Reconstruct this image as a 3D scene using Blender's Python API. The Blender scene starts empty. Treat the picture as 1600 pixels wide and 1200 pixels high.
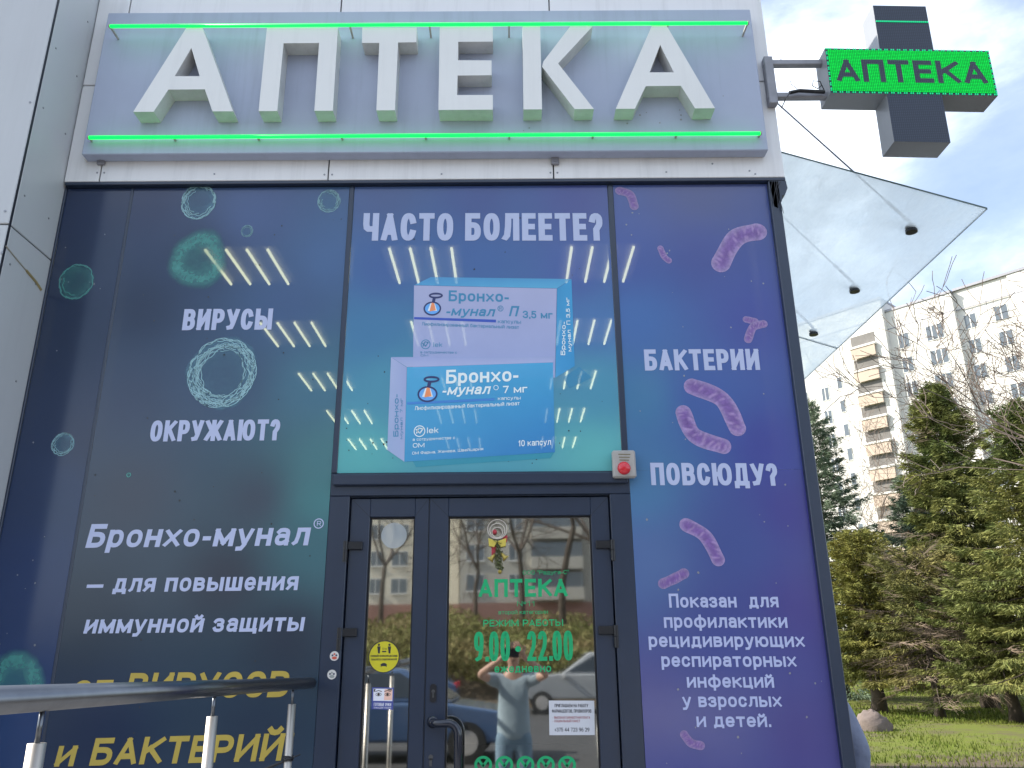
import bpy, math, random
from mathutils import Vector, Matrix
R = math.radians
scene = bpy.context.scene
C0 = scene.collection

# ------------------------------------------------------------------ camera
CAM = Vector((0, -4, 1.65)); F = 1251.0
PITCH, YAW, ROLL = R(18.6194), R(0.30487), R(-0.5526)
fwd = Vector((math.sin(YAW)*math.cos(PITCH), math.cos(YAW)*math.cos(PITCH), math.sin(PITCH)))
rt0 = Vector((math.cos(YAW), -math.sin(YAW), 0)); up0 = rt0.cross(fwd)
RT = rt0*math.cos(ROLL)+up0*math.sin(ROLL); UP = -rt0*math.sin(ROLL)+up0*math.cos(ROLL)
cd = bpy.data.cameras.new('camera'); cam = bpy.data.objects.new('camera', cd); C0.objects.link(cam)
cd.sensor_width = 36; cd.lens = F/1600*36; cd.clip_start = 0.05; cd.clip_end = 2000
m = Matrix.Identity(4)
for i, a in enumerate((RT, UP, -fwd)):
    for j in range(3): m[j][i] = a[j]
m.translation = CAM; cam.matrix_world = m
scene.camera = cam

def ray(px, py): return RT*((px-800)/F) + UP*(-(py-600)/F) + fwd
def P(px, py, y=0.0):                 # point of the vertical plane Y = y
    d = ray(px, py); return CAM + d*((y-CAM.y)/d.y)
def G(px, py, z=0.0):                 # point of the level plane Z = z
    d = ray(px, py); return CAM + d*((z-CAM.z)/d.z)

# ------------------------------------------------------------------ light
SUN = Vector((-0.90, 0.13, 0.72)).normalized()
w = bpy.data.worlds.new('World'); scene.world = w; w.use_nodes = True
nt = w.node_tree; nt.nodes.clear()
def N(nt, t, **k):
    n = nt.nodes.new(t)
    for a, b in k.items():
        if a == 'inp':
            for q, v in b.items(): n.inputs[q].default_value = v
        else: setattr(n, a, b)
    return n
out = N(nt, 'ShaderNodeOutputWorld'); bg = N(nt, 'ShaderNodeBackground', inp={'Strength': 0.12})
sky = N(nt, 'ShaderNodeTexSky', sky_type='NISHITA', sun_disc=False, sun_elevation=math.asin(SUN.z),
        sun_rotation=math.atan2(SUN.x, SUN.y), air_density=1.0, dust_density=1.5, ozone_density=1.0)
tc = N(nt, 'ShaderNodeTexCoord')
mp = N(nt, 'ShaderNodeMapping', inp={'Scale': (1.0, 1.0, 2.2), 'Location': (0.9, 2.25, 0.35)})
nz = N(nt, 'ShaderNodeTexNoise', inp={'Scale': 2.6, 'Detail': 9, 'Roughness': 0.56, 'Distortion': 0.25})
rp = N(nt, 'ShaderNodeMapRange', interpolation_type='SMOOTHSTEP', inp={'From Min': 0.40, 'From Max': 0.68, 'To Min': 0.22, 'To Max': 1.0})
nz2 = N(nt, 'ShaderNodeTexNoise', inp={'Scale': 5.5, 'Detail': 7, 'Roughness': 0.6})
cr = N(nt, 'ShaderNodeMix', data_type='RGBA'); cr.inputs[6].default_value = (2.4, 2.95, 3.7, 1); cr.inputs[7].default_value = (9.2, 9.7, 10.6, 1)
mx = N(nt, 'ShaderNodeMix', data_type='RGBA')
L = nt.links.new
L(tc.outputs['Generated'], mp.inputs[0]); L(mp.outputs[0], nz.inputs[0]); L(mp.outputs[0], nz2.inputs[0])
L(nz.outputs[0], rp.inputs[0]); L(nz2.outputs[0], cr.inputs[0]); L(rp.outputs[0], mx.inputs[0])
tn = N(nt, 'ShaderNodeMix', data_type='RGBA', blend_type='MULTIPLY'); tn.inputs[0].default_value = 1; tn.inputs[7].default_value = (.80, .86, .88, 1)
L(sky.outputs[0], tn.inputs[6]); L(tn.outputs[2], mx.inputs[6]); L(cr.outputs[2], mx.inputs[7]); L(mx.outputs[2], bg.inputs[0]); L(bg.outputs[0], out.inputs[0])
sl = bpy.data.lights.new('sun', 'SUN'); sl.energy = 4.0; sl.angle = R(0.6); sl.color = (1, 0.93, 0.82)
so = bpy.data.objects.new('sun', sl); C0.objects.link(so); so.rotation_euler = SUN.to_track_quat('Z', 'Y').to_euler()
vs = scene.view_settings
scene.display_settings.display_device = 'sRGB'
vs.view_transform = 'Standard'; vs.look = 'None'; vs.gamma = 1; vs.exposure = 1.32
scene.cycles.max_bounces = 8; scene.cycles.transparent_max_bounces = 16
random.seed(7)

# ------------------------------------------------------------------ materials
def lin(c):
    c /= 255.0
    return c/12.92 if c <= 0.04045 else ((c+0.055)/1.055)**2.4
def rgb(r, g, b, k=1.0): return (min(lin(r)*k, .9), min(lin(g)*k, .9), min(lin(b)*k, .9), 1)
def pbr(name, col, rough=0.5, metal=0.0, var=0.0, scale=4.0, bump=0.0, bscale=60.0, island=0.0, spec=0.5, col2=None, trans=0.0, attr=None, see=0.0, coat=0.0, streak=0.0):
    mt = bpy.data.materials.new(name); mt.use_nodes = True; t = mt.node_tree; L = t.links.new
    b = t.nodes['Principled BSDF']; b.inputs['Roughness'].default_value = rough; b.inputs['Metallic'].default_value = metal
    b.inputs['Specular IOR Level'].default_value = spec; b.inputs['Base Color'].default_value = col
    b.inputs['Coat Weight'].default_value = coat; b.inputs['Coat Roughness'].default_value = 0.06
    tc = N(t, 'ShaderNodeTexCoord')
    src = None
    if attr:
        a = N(t, 'ShaderNodeAttribute', attribute_name=attr); src = a.outputs['Color']
    if col2 is not None or var > 0:
        n = N(t, 'ShaderNodeTexNoise', inp={'Scale': scale, 'Detail': 8, 'Roughness': 0.62})
        L(tc.outputs['Object'], n.inputs[0])
        r = N(t, 'ShaderNodeMapRange', inp={'From Min': 0.32, 'From Max': 0.68}); L(n.outputs[0], r.inputs[0])
        x = N(t, 'ShaderNodeMix', data_type='RGBA')
        L(r.outputs[0], x.inputs[0])
        c2 = col2 if col2 is not None else tuple(c*(1-var) for c in col[:3])+(1,)
        x.inputs[6].default_value = col; x.inputs[7].default_value = c2
        if src is not None:
            x.blend_type = 'MULTIPLY'; L(src, x.inputs[6]); x.inputs[7].default_value = (1-var, 1-var, 1-var*.8, 1)
        src = x.outputs[2]
    if streak > 0:
        mpn = N(t, 'ShaderNodeMapping', inp={'Scale': (9, 9, .5)}); L(tc.outputs['Object'], mpn.inputs[0])
        n = N(t, 'ShaderNodeTexNoise', inp={'Scale': 1.6, 'Detail': 6, 'Roughness': .7}); L(mpn.outputs[0], n.inputs[0])
        r = N(t, 'ShaderNodeMapRange', inp={'From Min': 0.5, 'From Max': 0.75, 'To Min': 1, 'To Max': 1-streak}); L(n.outputs[0], r.inputs[0])
        x = N(t, 'ShaderNodeMix', data_type='RGBA', blend_type='MULTIPLY'); x.inputs[0].default_value = 1
        if src is not None: L(src, x.inputs[6])
        else: x.inputs[6].default_value = col
        L(r.outputs[0], x.inputs[7]); src = x.outputs[2]
    if island > 0:
        g = N(t, 'ShaderNodeNewGeometry'); r = N(t, 'ShaderNodeMapRange', inp={'To Min': 1-island, 'To Max': 1+island}); L(g.outputs['Random Per Island'], r.inputs[0])
        x = N(t, 'ShaderNodeMix', data_type='RGBA', blend_type='MULTIPLY'); x.inputs[0].default_value = 1
        if src is not None: L(src, x.inputs[6])
        else: x.inputs[6].default_value = col
        L(r.outputs[0], x.inputs[7]); src = x.outputs[2]
    if src is not None: L(src, b.inputs['Base Color'])
    if bump > 0:
        n = N(t, 'ShaderNodeTexNoise', inp={'Scale': bscale, 'Detail': 6}); L(tc.outputs['Object'], n.inputs[0])
        bp = N(t, 'ShaderNodeBump', inp={'Strength': bump, 'Distance': 0.02}); L(n.outputs[0], bp.inputs['Height']); L(bp.outputs[0], b.inputs['Normal'])
    o = t.nodes['Material Output']; last = b.outputs[0]
    if trans > 0:
        tr = N(t, 'ShaderNodeBsdfTranslucent'); 
        if src is not None: L(src, tr.inputs[0])
        else: tr.inputs[0].default_value = col
        x = N(t, 'ShaderNodeMixShader', inp={0: trans}); L(last, x.inputs[1]); L(tr.outputs[0], x.inputs[2]); last = x.outputs[0]
    if see > 0:
        tr = N(t, 'ShaderNodeBsdfTransparent'); x = N(t, 'ShaderNodeMixShader', inp={0: see}); L(last, x.inputs[1]); L(tr.outputs[0], x.inputs[2]); last = x.outputs[0]
    L(last, o.inputs[0])
    return mt
def emit(name, col, s):
    mt = bpy.data.materials.new(name); mt.use_nodes = True; t = mt.node_tree
    b = t.nodes['Principled BSDF']; b.inputs['Base Color'].default_value = (col[0]*.3, col[1]*.3, col[2]*.3, 1)
    b.inputs['Emission Color'].default_value = col; b.inputs['Emission Strength'].default_value = s
    return mt
def glassmat(name, refl, tint, rough=0.0):
    mt = bpy.data.materials.new(name); mt.use_nodes = True; t = mt.node_tree; t.nodes.clear(); L = t.links.new
    o = N(t, 'ShaderNodeOutputMaterial'); tr = N(t, 'ShaderNodeBsdfTransparent'); tr.inputs[0].default_value = tint
    gl = N(t, 'ShaderNodeBsdfGlossy', inp={'Roughness': rough}); gl.inputs[0].default_value = (1, 1, 1, 1)
    lw = N(t, 'ShaderNodeFresnel', inp={'IOR': 1.5}); r = N(t, 'ShaderNodeMapRange', inp={'From Min': 0.04, 'From Max': 1, 'To Min': refl, 'To Max': 1}); L(lw.outputs[0], r.inputs[0])
    x = N(t, 'ShaderNodeMixShader'); L(r.outputs[0], x.inputs[0]); L(tr.outputs[0], x.inputs[1]); L(gl.outputs[0], x.inputs[2]); L(x.outputs[0], o.inputs[0])
    return mt

M_clad = pbr('cladding_white', (.80, .80, .81, 1), .38, var=.07, scale=1.2, streak=.13, bump=.06, bscale=2.5)
M_pier = pbr('pier_cladding', (.53, .55, .575, 1), .35, var=.06, scale=.8, streak=.05, bump=.06, bscale=1.5)
M_sign = pbr('sign_panel_grey', (.43, .48, .62, 1), .62, spec=.3, var=.12, scale=1.3, streak=.12, bump=.05, bscale=2)
M_letter = pbr('letter_acrylic', (.78, .79, .78, 1), .35, var=.04, scale=3, streak=.06)
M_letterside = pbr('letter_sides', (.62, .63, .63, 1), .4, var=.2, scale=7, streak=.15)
M_navy = pbr('navy_aluminium', (.020, .033, .066, 1), .3, var=.12, scale=6, spec=.6)
M_navy2 = pbr('dark_gap', (.010, .014, .025, 1), .5)
M_black = pbr('black_plastic', (.012, .013, .018, 1), .35, var=.2)
M_steel = pbr('brushed_steel', (.17, .18, .20, 1), .3, metal=1.0, var=.12, scale=20)
M_galv = pbr('painted_steel', (.30, .30, .33, 1), .45, metal=.3, var=.25, scale=9)
M_screw = pbr('screw_head', (.28, .29, .31, 1), .4, metal=.6)
M_led = emit('green_led_tube', (0.0, .82, .075, 1), 1.0)
M_glass = glassmat('door_glass', .33, (.85, .88, .86, 1), .026)
M_carglass = pbr('car_glass', (.015, .02, .024, 1), .04, spec=.9)
M_paper = pbr('white_paper', (.62, .63, .68, 1), .7, var=.04)
M_txt_white = pbr('print_pale', rgb(170, 178, 208, 1.2), .35, var=.05)
M_txt_small = pbr('print_pale_small', rgb(165, 172, 206, 1.25), .35, var=.05)
M_txt_gold = pbr('print_gold', rgb(166, 146, 66, 1.3), .35, var=.12, scale=9)
M_vinyl = pbr('green_vinyl', (.005, .40, .15, 1), .45, var=.1, scale=9)
M_ink = pbr('black_ink', (.02, .02, .03, 1), .6)
M_redink = pbr('red_ink', (.35, .05, .06, 1), .6)
M_yellow = pbr('yellow_sticker', (.62, .55, .02, 1), .45)
M_red = pbr('red_dome', (.62, .015, .03, 1), .25, coat=.5)
M_grey = pbr('grey_plastic', (.42, .40, .38, 1), .5, var=.15, scale=20, streak=.2)
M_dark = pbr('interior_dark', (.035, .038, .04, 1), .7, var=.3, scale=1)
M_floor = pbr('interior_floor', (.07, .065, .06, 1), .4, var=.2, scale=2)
M_tube = emit('fluorescent_tube', (.97, 1.0, .60, 1), 3.9)

# ------------------------------------------------------------------ mesh tools
class MB:
    def __init__(s): s.v = []; s.f = []; s.mi = []; s.col = None; s.cur = 0
    def add(s, vs, fs, mi=None):
        o = len(s.v); s.v += [tuple(v) for v in vs]
        for f in fs: s.f.append([o+i for i in f]); s.mi.append(s.cur if mi is None else mi)
        return s
    def box(s, x0, y0, z0, x1, y1, z1, mi=None, b=0.0):
        if b <= 0:
            return s.add([(x0,y0,z0),(x1,y0,z0),(x1,y1,z0),(x0,y1,z0),(x0,y0,z1),(x1,y0,z1),(x1,y1,z1),(x0,y1,z1)],
                  [(0,3,2,1),(4,5,6,7),(0,1,5,4),(1,2,6,5),(2,3,7,6),(3,0,4,7)], mi)
        cx, cy, cz = (x0+x1)/2, (y0+y1)/2, (z0+z1)/2; hx, hy, hz = abs(x1-x0)/2, abs(y1-y0)/2, abs(z1-z0)/2
        b = min(b, hx*.45, hy*.45, hz*.45); vs = []; idx = {}
        for sx in (-1, 1):
            for sy in (-1, 1):
                for sz in (-1, 1):
                    for a in range(3):
                        q = [hx-b, hy-b, hz-b]; q[a] = [hx, hy, hz][a]
                        idx[(sx, sy, sz, a)] = len(vs); vs.append((cx+sx*q[0], cy+sy*q[1], cz+sz*q[2]))
        fs = []
        for sg in (-1, 1):
            for a in range(3):
                o = [k for k in range(3) if k != a]; f = []
                for (p, q) in ((-1, -1), (1, -1), (1, 1), (-1, 1)):
                    c = [0, 0, 0]; c[a] = sg; c[o[0]] = p; c[o[1]] = q; f.append(idx[(*c, a)])
                if (sg > 0) == (a == 1): f.reverse()
                fs.append(f)
        for a in range(3):
            o = [k for k in range(3) if k != a]
            for p in (-1, 1):
                for q in (-1, 1):
                    c0 = [0,0,0]; c0[a] = -1; c0[o[0]] = p; c0[o[1]] = q; c1 = list(c0); c1[a] = 1
                    f = [idx[(*c0, o[0])], idx[(*c1, o[0])], idx[(*c1, o[1])], idx[(*c0, o[1])]]
                    if (p*q > 0) == (a != 1): f.reverse()
                    f.reverse(); fs.append(f)
        for sx in (-1, 1):
            for sy in (-1, 1):
                for sz in (-1, 1):
                    f = [idx[(sx, sy, sz, a)] for a in range(3)]
                    if sx*sy*sz < 0: f.reverse()
                    fs.append(f)
        return s.add(vs, fs, mi)
    def rect(s, a, b, y0, y1, mi=None):   # box spanning two facade points, from y0 (front) to y1
        return s.box(min(a.x, b.x), y0, min(a.z, b.z), max(a.x, b.x), y1, max(a.z, b.z), mi)
    def prism(s, pts, y0, y1, mi=None, side=None):
        n = len(pts); vs = [(p[0], y0, p[1]) for p in pts]+[(p[0], y1, p[1]) for p in pts]
        area = sum(pts[i][0]*pts[(i+1) % n][1]-pts[(i+1) % n][0]*pts[i][1] for i in range(n))
        o = list(range(n))
        if area < 0: o.reverse()
        s.add(vs, [o, [n+i for i in reversed(o)]], mi)
        k = len(s.v)-2*n
        for i in range(n):
            a, b = o[i], o[(i+1) % n]
            s.f.append([k+b, k+a, k+n+a, k+n+b]); s.mi.append((s.cur if mi is None else mi) if side is None else side)
        return s
    def tube(s, pts, r, n=8, mi=None, caps=True):
        pts = [Vector(p) for p in pts]; rs = r if isinstance(r, (list, tuple)) else [r]*len(pts); vs = []; fs = []
        prev = None
        for i, p in enumerate(pts):
            d = (pts[min(i+1, len(pts)-1)]-pts[max(i-1, 0)])
            if d.length < 1e-9: d = Vector((0, 0, 1))
            d.normalize()
            if prev is None:
                a = d.orthogonal().normalized()
            else:
                a = prev-d*prev.dot(d)
                a = a.normalized() if a.length > 1e-6 else d.orthogonal().normalized()
            prev = a; b = d.cross(a)
            for k in range(n):
                t = 2*math.pi*k/n; vs.append(p+(a*math.cos(t)+b*math.sin(t))*rs[i])
        for i in range(len(pts)-1):
            for k in range(n):
                fs.append((i*n+k, i*n+(k+1) % n, (i+1)*n+(k+1) % n, (i+1)*n+k))
        if caps: fs.append(list(range(n))[::-1]); fs.append([(len(pts)-1)*n+k for k in range(n)])
        return s.add(vs, fs, mi)
    def disc(s, c, r, ax, t=0.002, n=24, mi=None):
        c = Vector(c); ax = Vector(ax).normalized(); return s.tube([c, c+ax*t], r, n, mi)
    def flat(s, pts, y, mi=None):          # flat print on a facade-parallel plane, facing -Y
        n = len(pts); area = sum(pts[i][0]*pts[(i+1) % n][1]-pts[(i+1) % n][0]*pts[i][1] for i in range(n))
        o = list(range(n))
        if area < 0: o.reverse()
        return s.add([(p[0], y, p[1]) for p in pts], [o], mi)
    def ball(s, c, r, n=12, sc=(1, 1, 1), mi=None):
        vs = []; fs = []; m_ = n//2
        for i in range(m_+1):
            for k in range(n):
                a = math.pi*i/m_; b = 2*math.pi*k/n
                vs.append((c[0]+r*sc[0]*math.sin(a)*math.cos(b), c[1]+r*sc[1]*math.sin(a)*math.sin(b), c[2]+r*sc[2]*math.cos(a)))
        for i in range(m_):
            for k in range(n): fs.append((i*n+k, (i+1)*n+k, (i+1)*n+(k+1) % n, i*n+(k+1) % n))
        return s.add(vs, fs, mi)
    def build(s, name, mats, parent=None, smooth=False, cols=None):
        me = bpy.data.meshes.new(name); me.from_pydata(s.v, [], s.f); 
        if not isinstance(mats, (list, tuple)): mats = [mats]
        for q in mats: me.materials.append(q)
        if len(mats) > 1: me.polygons.foreach_set('material_index', s.mi)
        if smooth: me.polygons.foreach_set('use_smooth', [True]*len(me.polygons))
        if cols:
            at = me.color_attributes.new('print', 'FLOAT_COLOR', 'POINT')
            fl = []
            for c in cols: fl += [c[0], c[1], c[2], 1.0]
            at.data.foreach_set('color', fl)
        me.validate(); me.update()
        o = bpy.data.objects.new(name, me); C0.objects.link(o)
        if parent is not None: link(o, parent)
        return o
class Lines(MB):          # lettering whose every line becomes a part of its own
    def build(s, name, mats, parent=None, **k):
        o = None
        for sub in getattr(s, 'subs', []): o = sub.build(name, mats, parent, **k)
        if s.v: o = MB.build(s, 'printed_symbols', mats, parent, **k)
        return o
def wloc(o):
    v = Vector((0, 0, 0))
    while o is not None: v += o.location; o = o.parent
    return v
def link(o, parent):
    o.parent = parent; o.location = o.location-wloc(parent)     # meshes are written in world coordinates
def tag(o, label=None, cat=None, group=None, kind=None):
    if label: o['label'] = label
    if cat: o['category'] = cat
    if group: o['group'] = group
    if kind: o['kind'] = kind
    return o
def thing(name, label, cat, loc=(0, 0, 0), group=None, rz=0):
    o = bpy.data.objects.new(name, None); C0.objects.link(o); o.location = loc; o.rotation_euler.z = rz; o.empty_display_size = .1
    return tag(o, label, cat, group)
def local(name, mb, mats, parent, **k):      # a part written in its thing's own coordinates
    o = mb.build(name, mats, None, **k); o.parent = parent; return o
def copy_thing(r, loc, rz, label=None, group=None, scale=None):
    c = r.copy(); C0.objects.link(c); c.location = loc; c.rotation_euler.z = rz
    if scale: c.scale = (scale,)*3
    if label: c['label'] = label
    if group: c['group'] = group
    for ch in list(r.children):
        d = ch.copy(); C0.objects.link(d); d.parent = c
        for g in list(ch.children):
            e = g.copy(); C0.objects.link(e); e.parent = d
    return c

# ------------------------------------------------------------------ lettering
# ---- stroke alphabet: every glyph is a box (width, height) with centre lines given as 0..1 across it
def _arc(cx, cy, rx, ry, a0, a1, n=12, e=2.4):
    o = []
    for i in range(n+1):
        a = math.radians(a0+(a1-a0)*i/n); c, s_ = math.cos(a), math.sin(a)
        o.append((cx+rx*math.copysign(abs(c)**(2/e), c), cy+ry*math.copysign(abs(s_)**(2/e), s_)))
    return o
_O = _arc(.5, .5, .5, .5, 90, 450, 28)
_Pb = lambda y0, y1, x=1.0: [(0, y1)]+_arc(.5, (y0+y1)/2, x-.5, (y1-y0)/2, 90, -90, 10)+[(0, y0)]
_S = [(0, 0), (0, 1)]; _R = [(1, 0), (1, 1)]
GL = {
 'А': (1.05, 1, [[(0, 0), (.5, 1)], [(1, 0), (.5, 1)], [(.2, .26), (.8, .26)]]), 'Б': (1, 1, [_S, [(0, 1), (.92, 1)], _Pb(0, .58)]),
 'В': (1, 1, [_S, _Pb(.53, 1, .94), _Pb(0, .53)]), 'Г': (.85, 1, [_S, [(0, 1), (1, 1)]]),
 'Д': (1.15, 1, [[(0, 0), (1, 0)], [(.14, 0), (.26, 1)], [(.24, 1), (.86, 1)], [(.86, 0), (.86, 1)], [(0, 0), (0, -.15)], [(1, 0), (1, -.15)]]),
 'Е': (.88, 1, [_S, [(0, 1), (1, 1)], [(0, .51), (.88, .51)], [(0, 0), (1, 0)]]),
 'Ж': (1.5, 1, [[(.5, 0), (.5, 1)], [(0, 1), (.36, .5), (0, 0)], [(1, 1), (.64, .5), (1, 0)], [(.36, .5), (.64, .5)]]),
 'З': (.95, 1, [_arc(.45, .765, .5, .235, 165, -90, 12), _arc(.48, .265, .52, .265, 90, -165, 12)]),
 'И': (1.05, 1, [_S, _R, [(0, 0), (1, 1)]]), 'К': (1.05, 1, [_S, [(1, 1), (.12, .48)], [(.32, .6), (1, 0)]]),
 'Л': (1.08, 1, [[(0, 0), (.14, .1), (.24, .5), (.27, 1)], [(.27, 1), (1, 1)], _R]), 'М': (1.3, 1, [_S, _R, [(0, 1), (.5, .12)], [(1, 1), (.5, .12)]]),
 'Н': (1.03, 1, [_S, _R, [(0, .51), (1, .51)]]), 'О': (1.03, 1, [_O]), 'П': (1.03, 1, [_S, _R, [(0, 1), (1, 1)]]), 'Р': (.98, 1, [_S, _Pb(.42, 1)]),
 'С': (1, 1, [_arc(.5, .5, .5, .5, 28, 332, 26)]), 'Т': (.98, 1, [[(.5, 0), (.5, 1)], [(0, 1), (1, 1)]]),
 'У': (1.03, 1, [[(0, 1), (.52, .34)], [(1, 1), (.56, .22), (.40, .03), (.12, 0)]]), 'Ф': (1.3, 1, [[(.5, 0), (.5, 1)], _arc(.5, .52, .5, .34, 90, 450, 28)]),
 'Х': (1.05, 1, [[(0, 0), (1, 1)], [(0, 1), (1, 0)]]), 'Ц': (1.1, 1, [_S, [(.88, 0), (.88, 1)], [(0, 0), (1, 0)], [(1, 0), (1, -.16)]]),
 'Ч': (1, 1, [_R, [(0, 1), (0, .62), (.07, .46), (.25, .4), (1, .4)]]), 'Ш': (1.42, 1, [_S, _R, [(.5, 0), (.5, 1)], [(0, 0), (1, 0)]]),
 'Щ': (1.5, 1, [_S, [(.92, 0), (.92, 1)], [(.46, 0), (.46, 1)], [(0, 0), (1, 0)], [(1, 0), (1, -.16)]]), 'Ь': (.95, 1, [_S, _Pb(0, .58)]),
 'Ы': (1.4, 1, [_S, [(x*.62, y) for x, y in _Pb(0, .58)], _R]), 'Ю': (1.5, 1, [_S, [(0, .5), (.36, .5)], [(.36+.64*x, y) for x, y in _O]]),
 'Я': (1, 1, [_R, [(1-x, y) for x, y in _Pb(.42, 1)], [(.45, .42), (0, 0)]]),
 '0': (.95, 1, [_O]), '1': (.6, 1, [[(.75, 0), (.75, 1)], [(.75, 1), (.1, .74)]]), '2': (.92, 1, [_arc(.5, .72, .48, .28, 160, -20, 10)+[(.82, .44), (.03, 0)], [(.03, 0), (1, 0)]]),
 '3': (.92, 1, [_arc(.47, .765, .48, .235, 165, -90, 12), _arc(.48, .265, .52, .265, 90, -165, 12)]), '4': (.98, 1, [[(.74, 0), (.74, 1)], [(.74, 1), (0, .3)], [(0, .25), (1, .25)]]),
 '5': (.92, 1, [[(.92, 1), (.12, 1), (.08, .56)]+_arc(.48, .32, .5, .32, 120, -160, 12)]), '6': (.95, 1, [_arc(.5, .3, .5, .3, 90, 450, 20), [(0, .34), (.06, .66), (.3, .93), (.75, 1)]]),
 '7': (.88, 1, [[(0, 1), (1, 1)], [(.96, .98), (.35, 0)]]), '9': (.95, 1, [_arc(.5, .7, .5, .3, 90, 450, 20), [(1, .66), (.94, .34), (.7, .07), (.25, 0)]]),
 '?': (.85, 1, [_arc(.48, .74, .5, .26, 165, -60, 10)+[(.5, .38), (.5, .27)], [(.5, 0), (.5, .03)]]), '!': (.2, 1, [[(.5, 1), (.5, .3)], [(.5, 0), (.5, .03)]]),
 '.': (.2, 1, [[(.5, 0), (.5, .03)]]), ',': (.2, 1, [[(.55, .03), (.3, -.13)]]), '-': (.5, .74, [[(0, .45), (1, .45)]]), '—': (1.3, .74, [[(0, .45), (1, .45)]]), '+': (.8, .8, [[(0, .5), (1, .5)], [(.5, .08), (.5, .92)]]),
 '"': (.4, 1, [[(.1, 1), (.1, .8)], [(.9, 1), (.9, .8)]]), '№': (1.6, 1, [_S, [(.55, 0), (.55, 1)], [(0, 1), (.55, 0)], [(.75+.25*x, .45+.4*y) for x, y in _O]]),
 'R': (1, 1, [_S, _Pb(.45, 1), [(.5, .45), (1, 0)]]), 'l': (.2, 1, [[(.5, 0), (.5, 1)]]), 'k': (.8, 1, [_S, [(.95, .7), (.1, .32)], [(.3, .42), (1, 0)]]), ' ': (.42, 1, []),
 'а': (.84, .75, [[(.08, .86)]+_arc(.5, .74, .5, .26, 120, 0, 6)+[(1, 0)], [(1, .55), (.5, .57)]+_arc(.42, .29, .42, .28, 90, 270, 10)+[(.6, .03), (1, .2)]]),
 'б': (.9, .75, [_O, [(0, .5), (.03, 1.0), (.28, 1.25), (.92, 1.34)]]), 'у': (.9, .75, [[(0, 1), (.5, .02)], [(1, 1), (.5, -.1), (.3, -.33), (.0, -.34)]]),
 'р': (.88, .75, [[(0, -.36), (0, 1)], _O]), 'ф': (1.3, .75, [[(.5, -.36), (.5, 1.34)], _O]), 'е': (.88, .75, [[(.1, .5), (1, .5)], _arc(.5, .5, .5, .5, 0, 318, 24)])}
for lc, uc in zip('вгджзиклмнопстхцчшщыьюя', 'ВГДЖЗИКЛМНОПСТХЦЧШЩЫЬЮЯ'):
    w_, h_, st_ = GL[uc]; GL[lc] = (w_*.88, .75, st_)
GL['e'] = GL['е']
_br = [[(.2, 1.34), (.32, 1.2), (.5, 1.16), (.68, 1.2), (.8, 1.34)]]
GL['й'] = (GL['и'][0], .75, GL['и'][2]+_br); GL['Й'] = (GL['И'][0], 1, GL['И'][2]+[[(x, (y-1)*.8+1.04) for x, y in _br[0]]])
def _ribbon(mb, pts, hw, y, mp, mi, zlim):
    n = len(pts); closed = (Vector(pts[0])-Vector(pts[-1])).length < 1e-6; pts = [Vector(p) for p in pts]
    if closed: pts = pts[:-1]; n -= 1
    L_, R_ = [], []
    for i in range(n):
        if closed: a, b, c = pts[i-1], pts[i], pts[(i+1) % n]
        else: a, b, c = pts[max(i-1, 0)], pts[i], pts[min(i+1, n-1)]
        d1 = (b-a) if (b-a).length > 1e-9 else (c-b); d2 = (c-b) if (c-b).length > 1e-9 else (b-a); d1 = d1.normalized(); d2 = d2.normalized()
        t = (d1+d2).normalized(); nn = Vector((-t.y, t.x)); k = hw/max(.5, nn.dot(Vector((-d1.y, d1.x))))
        if not closed and i == 0: b = b-d2*hw
        if not closed and i == n-1: b = b+d1*hw
        L_.append(b+nn*k); R_.append(b-nn*k)
    cl = lambda p: Vector((p.x, min(max(p.y, zlim[0]), zlim[1]))) if zlim else p
    vs = [mp(cl(p)) for p in L_]+[mp(cl(p)) for p in R_]; m_ = n if closed else n-1
    mb.add([(v.x, y, v.z) for v in vs], [(i, n+i, n+(i+1) % n, (i+1) % n) for i in range(m_)], mi)
def text3(mb, text, A, B, up, y, bold=0.0, shear=0.0, mi=None):
    """lay text with its baseline from A to B (facade points) and capitals as tall as the vector up"""
    if isinstance(mb, Lines):
        if not hasattr(mb, 'subs'): mb.subs = []
        mb.subs.append(MB()); mb = mb.subs[-1]
    A, B, up = Vector(A), Vector(B), Vector(up); H = up.length; W = (B-A).length; ex = (B-A)/W; ey = up/H
    t = H*(.205 if bold >= .004 else .175 if bold >= .0012 else .13)
    gap = .17; tot = sum(GL[c][0] for c in text)+gap*(len(text)-1); k = (W-shear*H*.9)/tot; t = min(t, k*.40); x = 0; q = 0
    for c in text:
        w_, h_, st_ = GL[c]; w2 = w_*k; h2 = h_*H; thin = min(t, h2*.24)
        for s_ in st_:
            pts = [(x+t/2+u*max(0, w2-t), thin/2+v*(h2-thin)) for u, v in s_]
            if all(0 <= v <= 1 for u, v in s_): zl = (0, h2)
            elif min(v for u, v in s_) < 0: zl = (-10, h2 if max(v for u, v in s_) <= 1 else 10)
            else: zl = None
            if s_ and len(s_) > 1 and c in '.!?' and abs(s_[0][1]-s_[-1][1]) < .05: zl = (0, t*1.15)
            _ribbon(mb, pts, min(t, h2*.235)/2 if len(s_) > 2 else t/2 if (abs(s_[0][0]-s_[-1][0]) < .01) else (thin/2 if abs(s_[0][1]-s_[-1][1]) < .01 else t*.47), y-.00004*(q % 7), lambda p: A+ex*(p.x+shear*p.y)+ey*p.y, mi, zl); q += 1
        x += w2+gap*k
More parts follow.
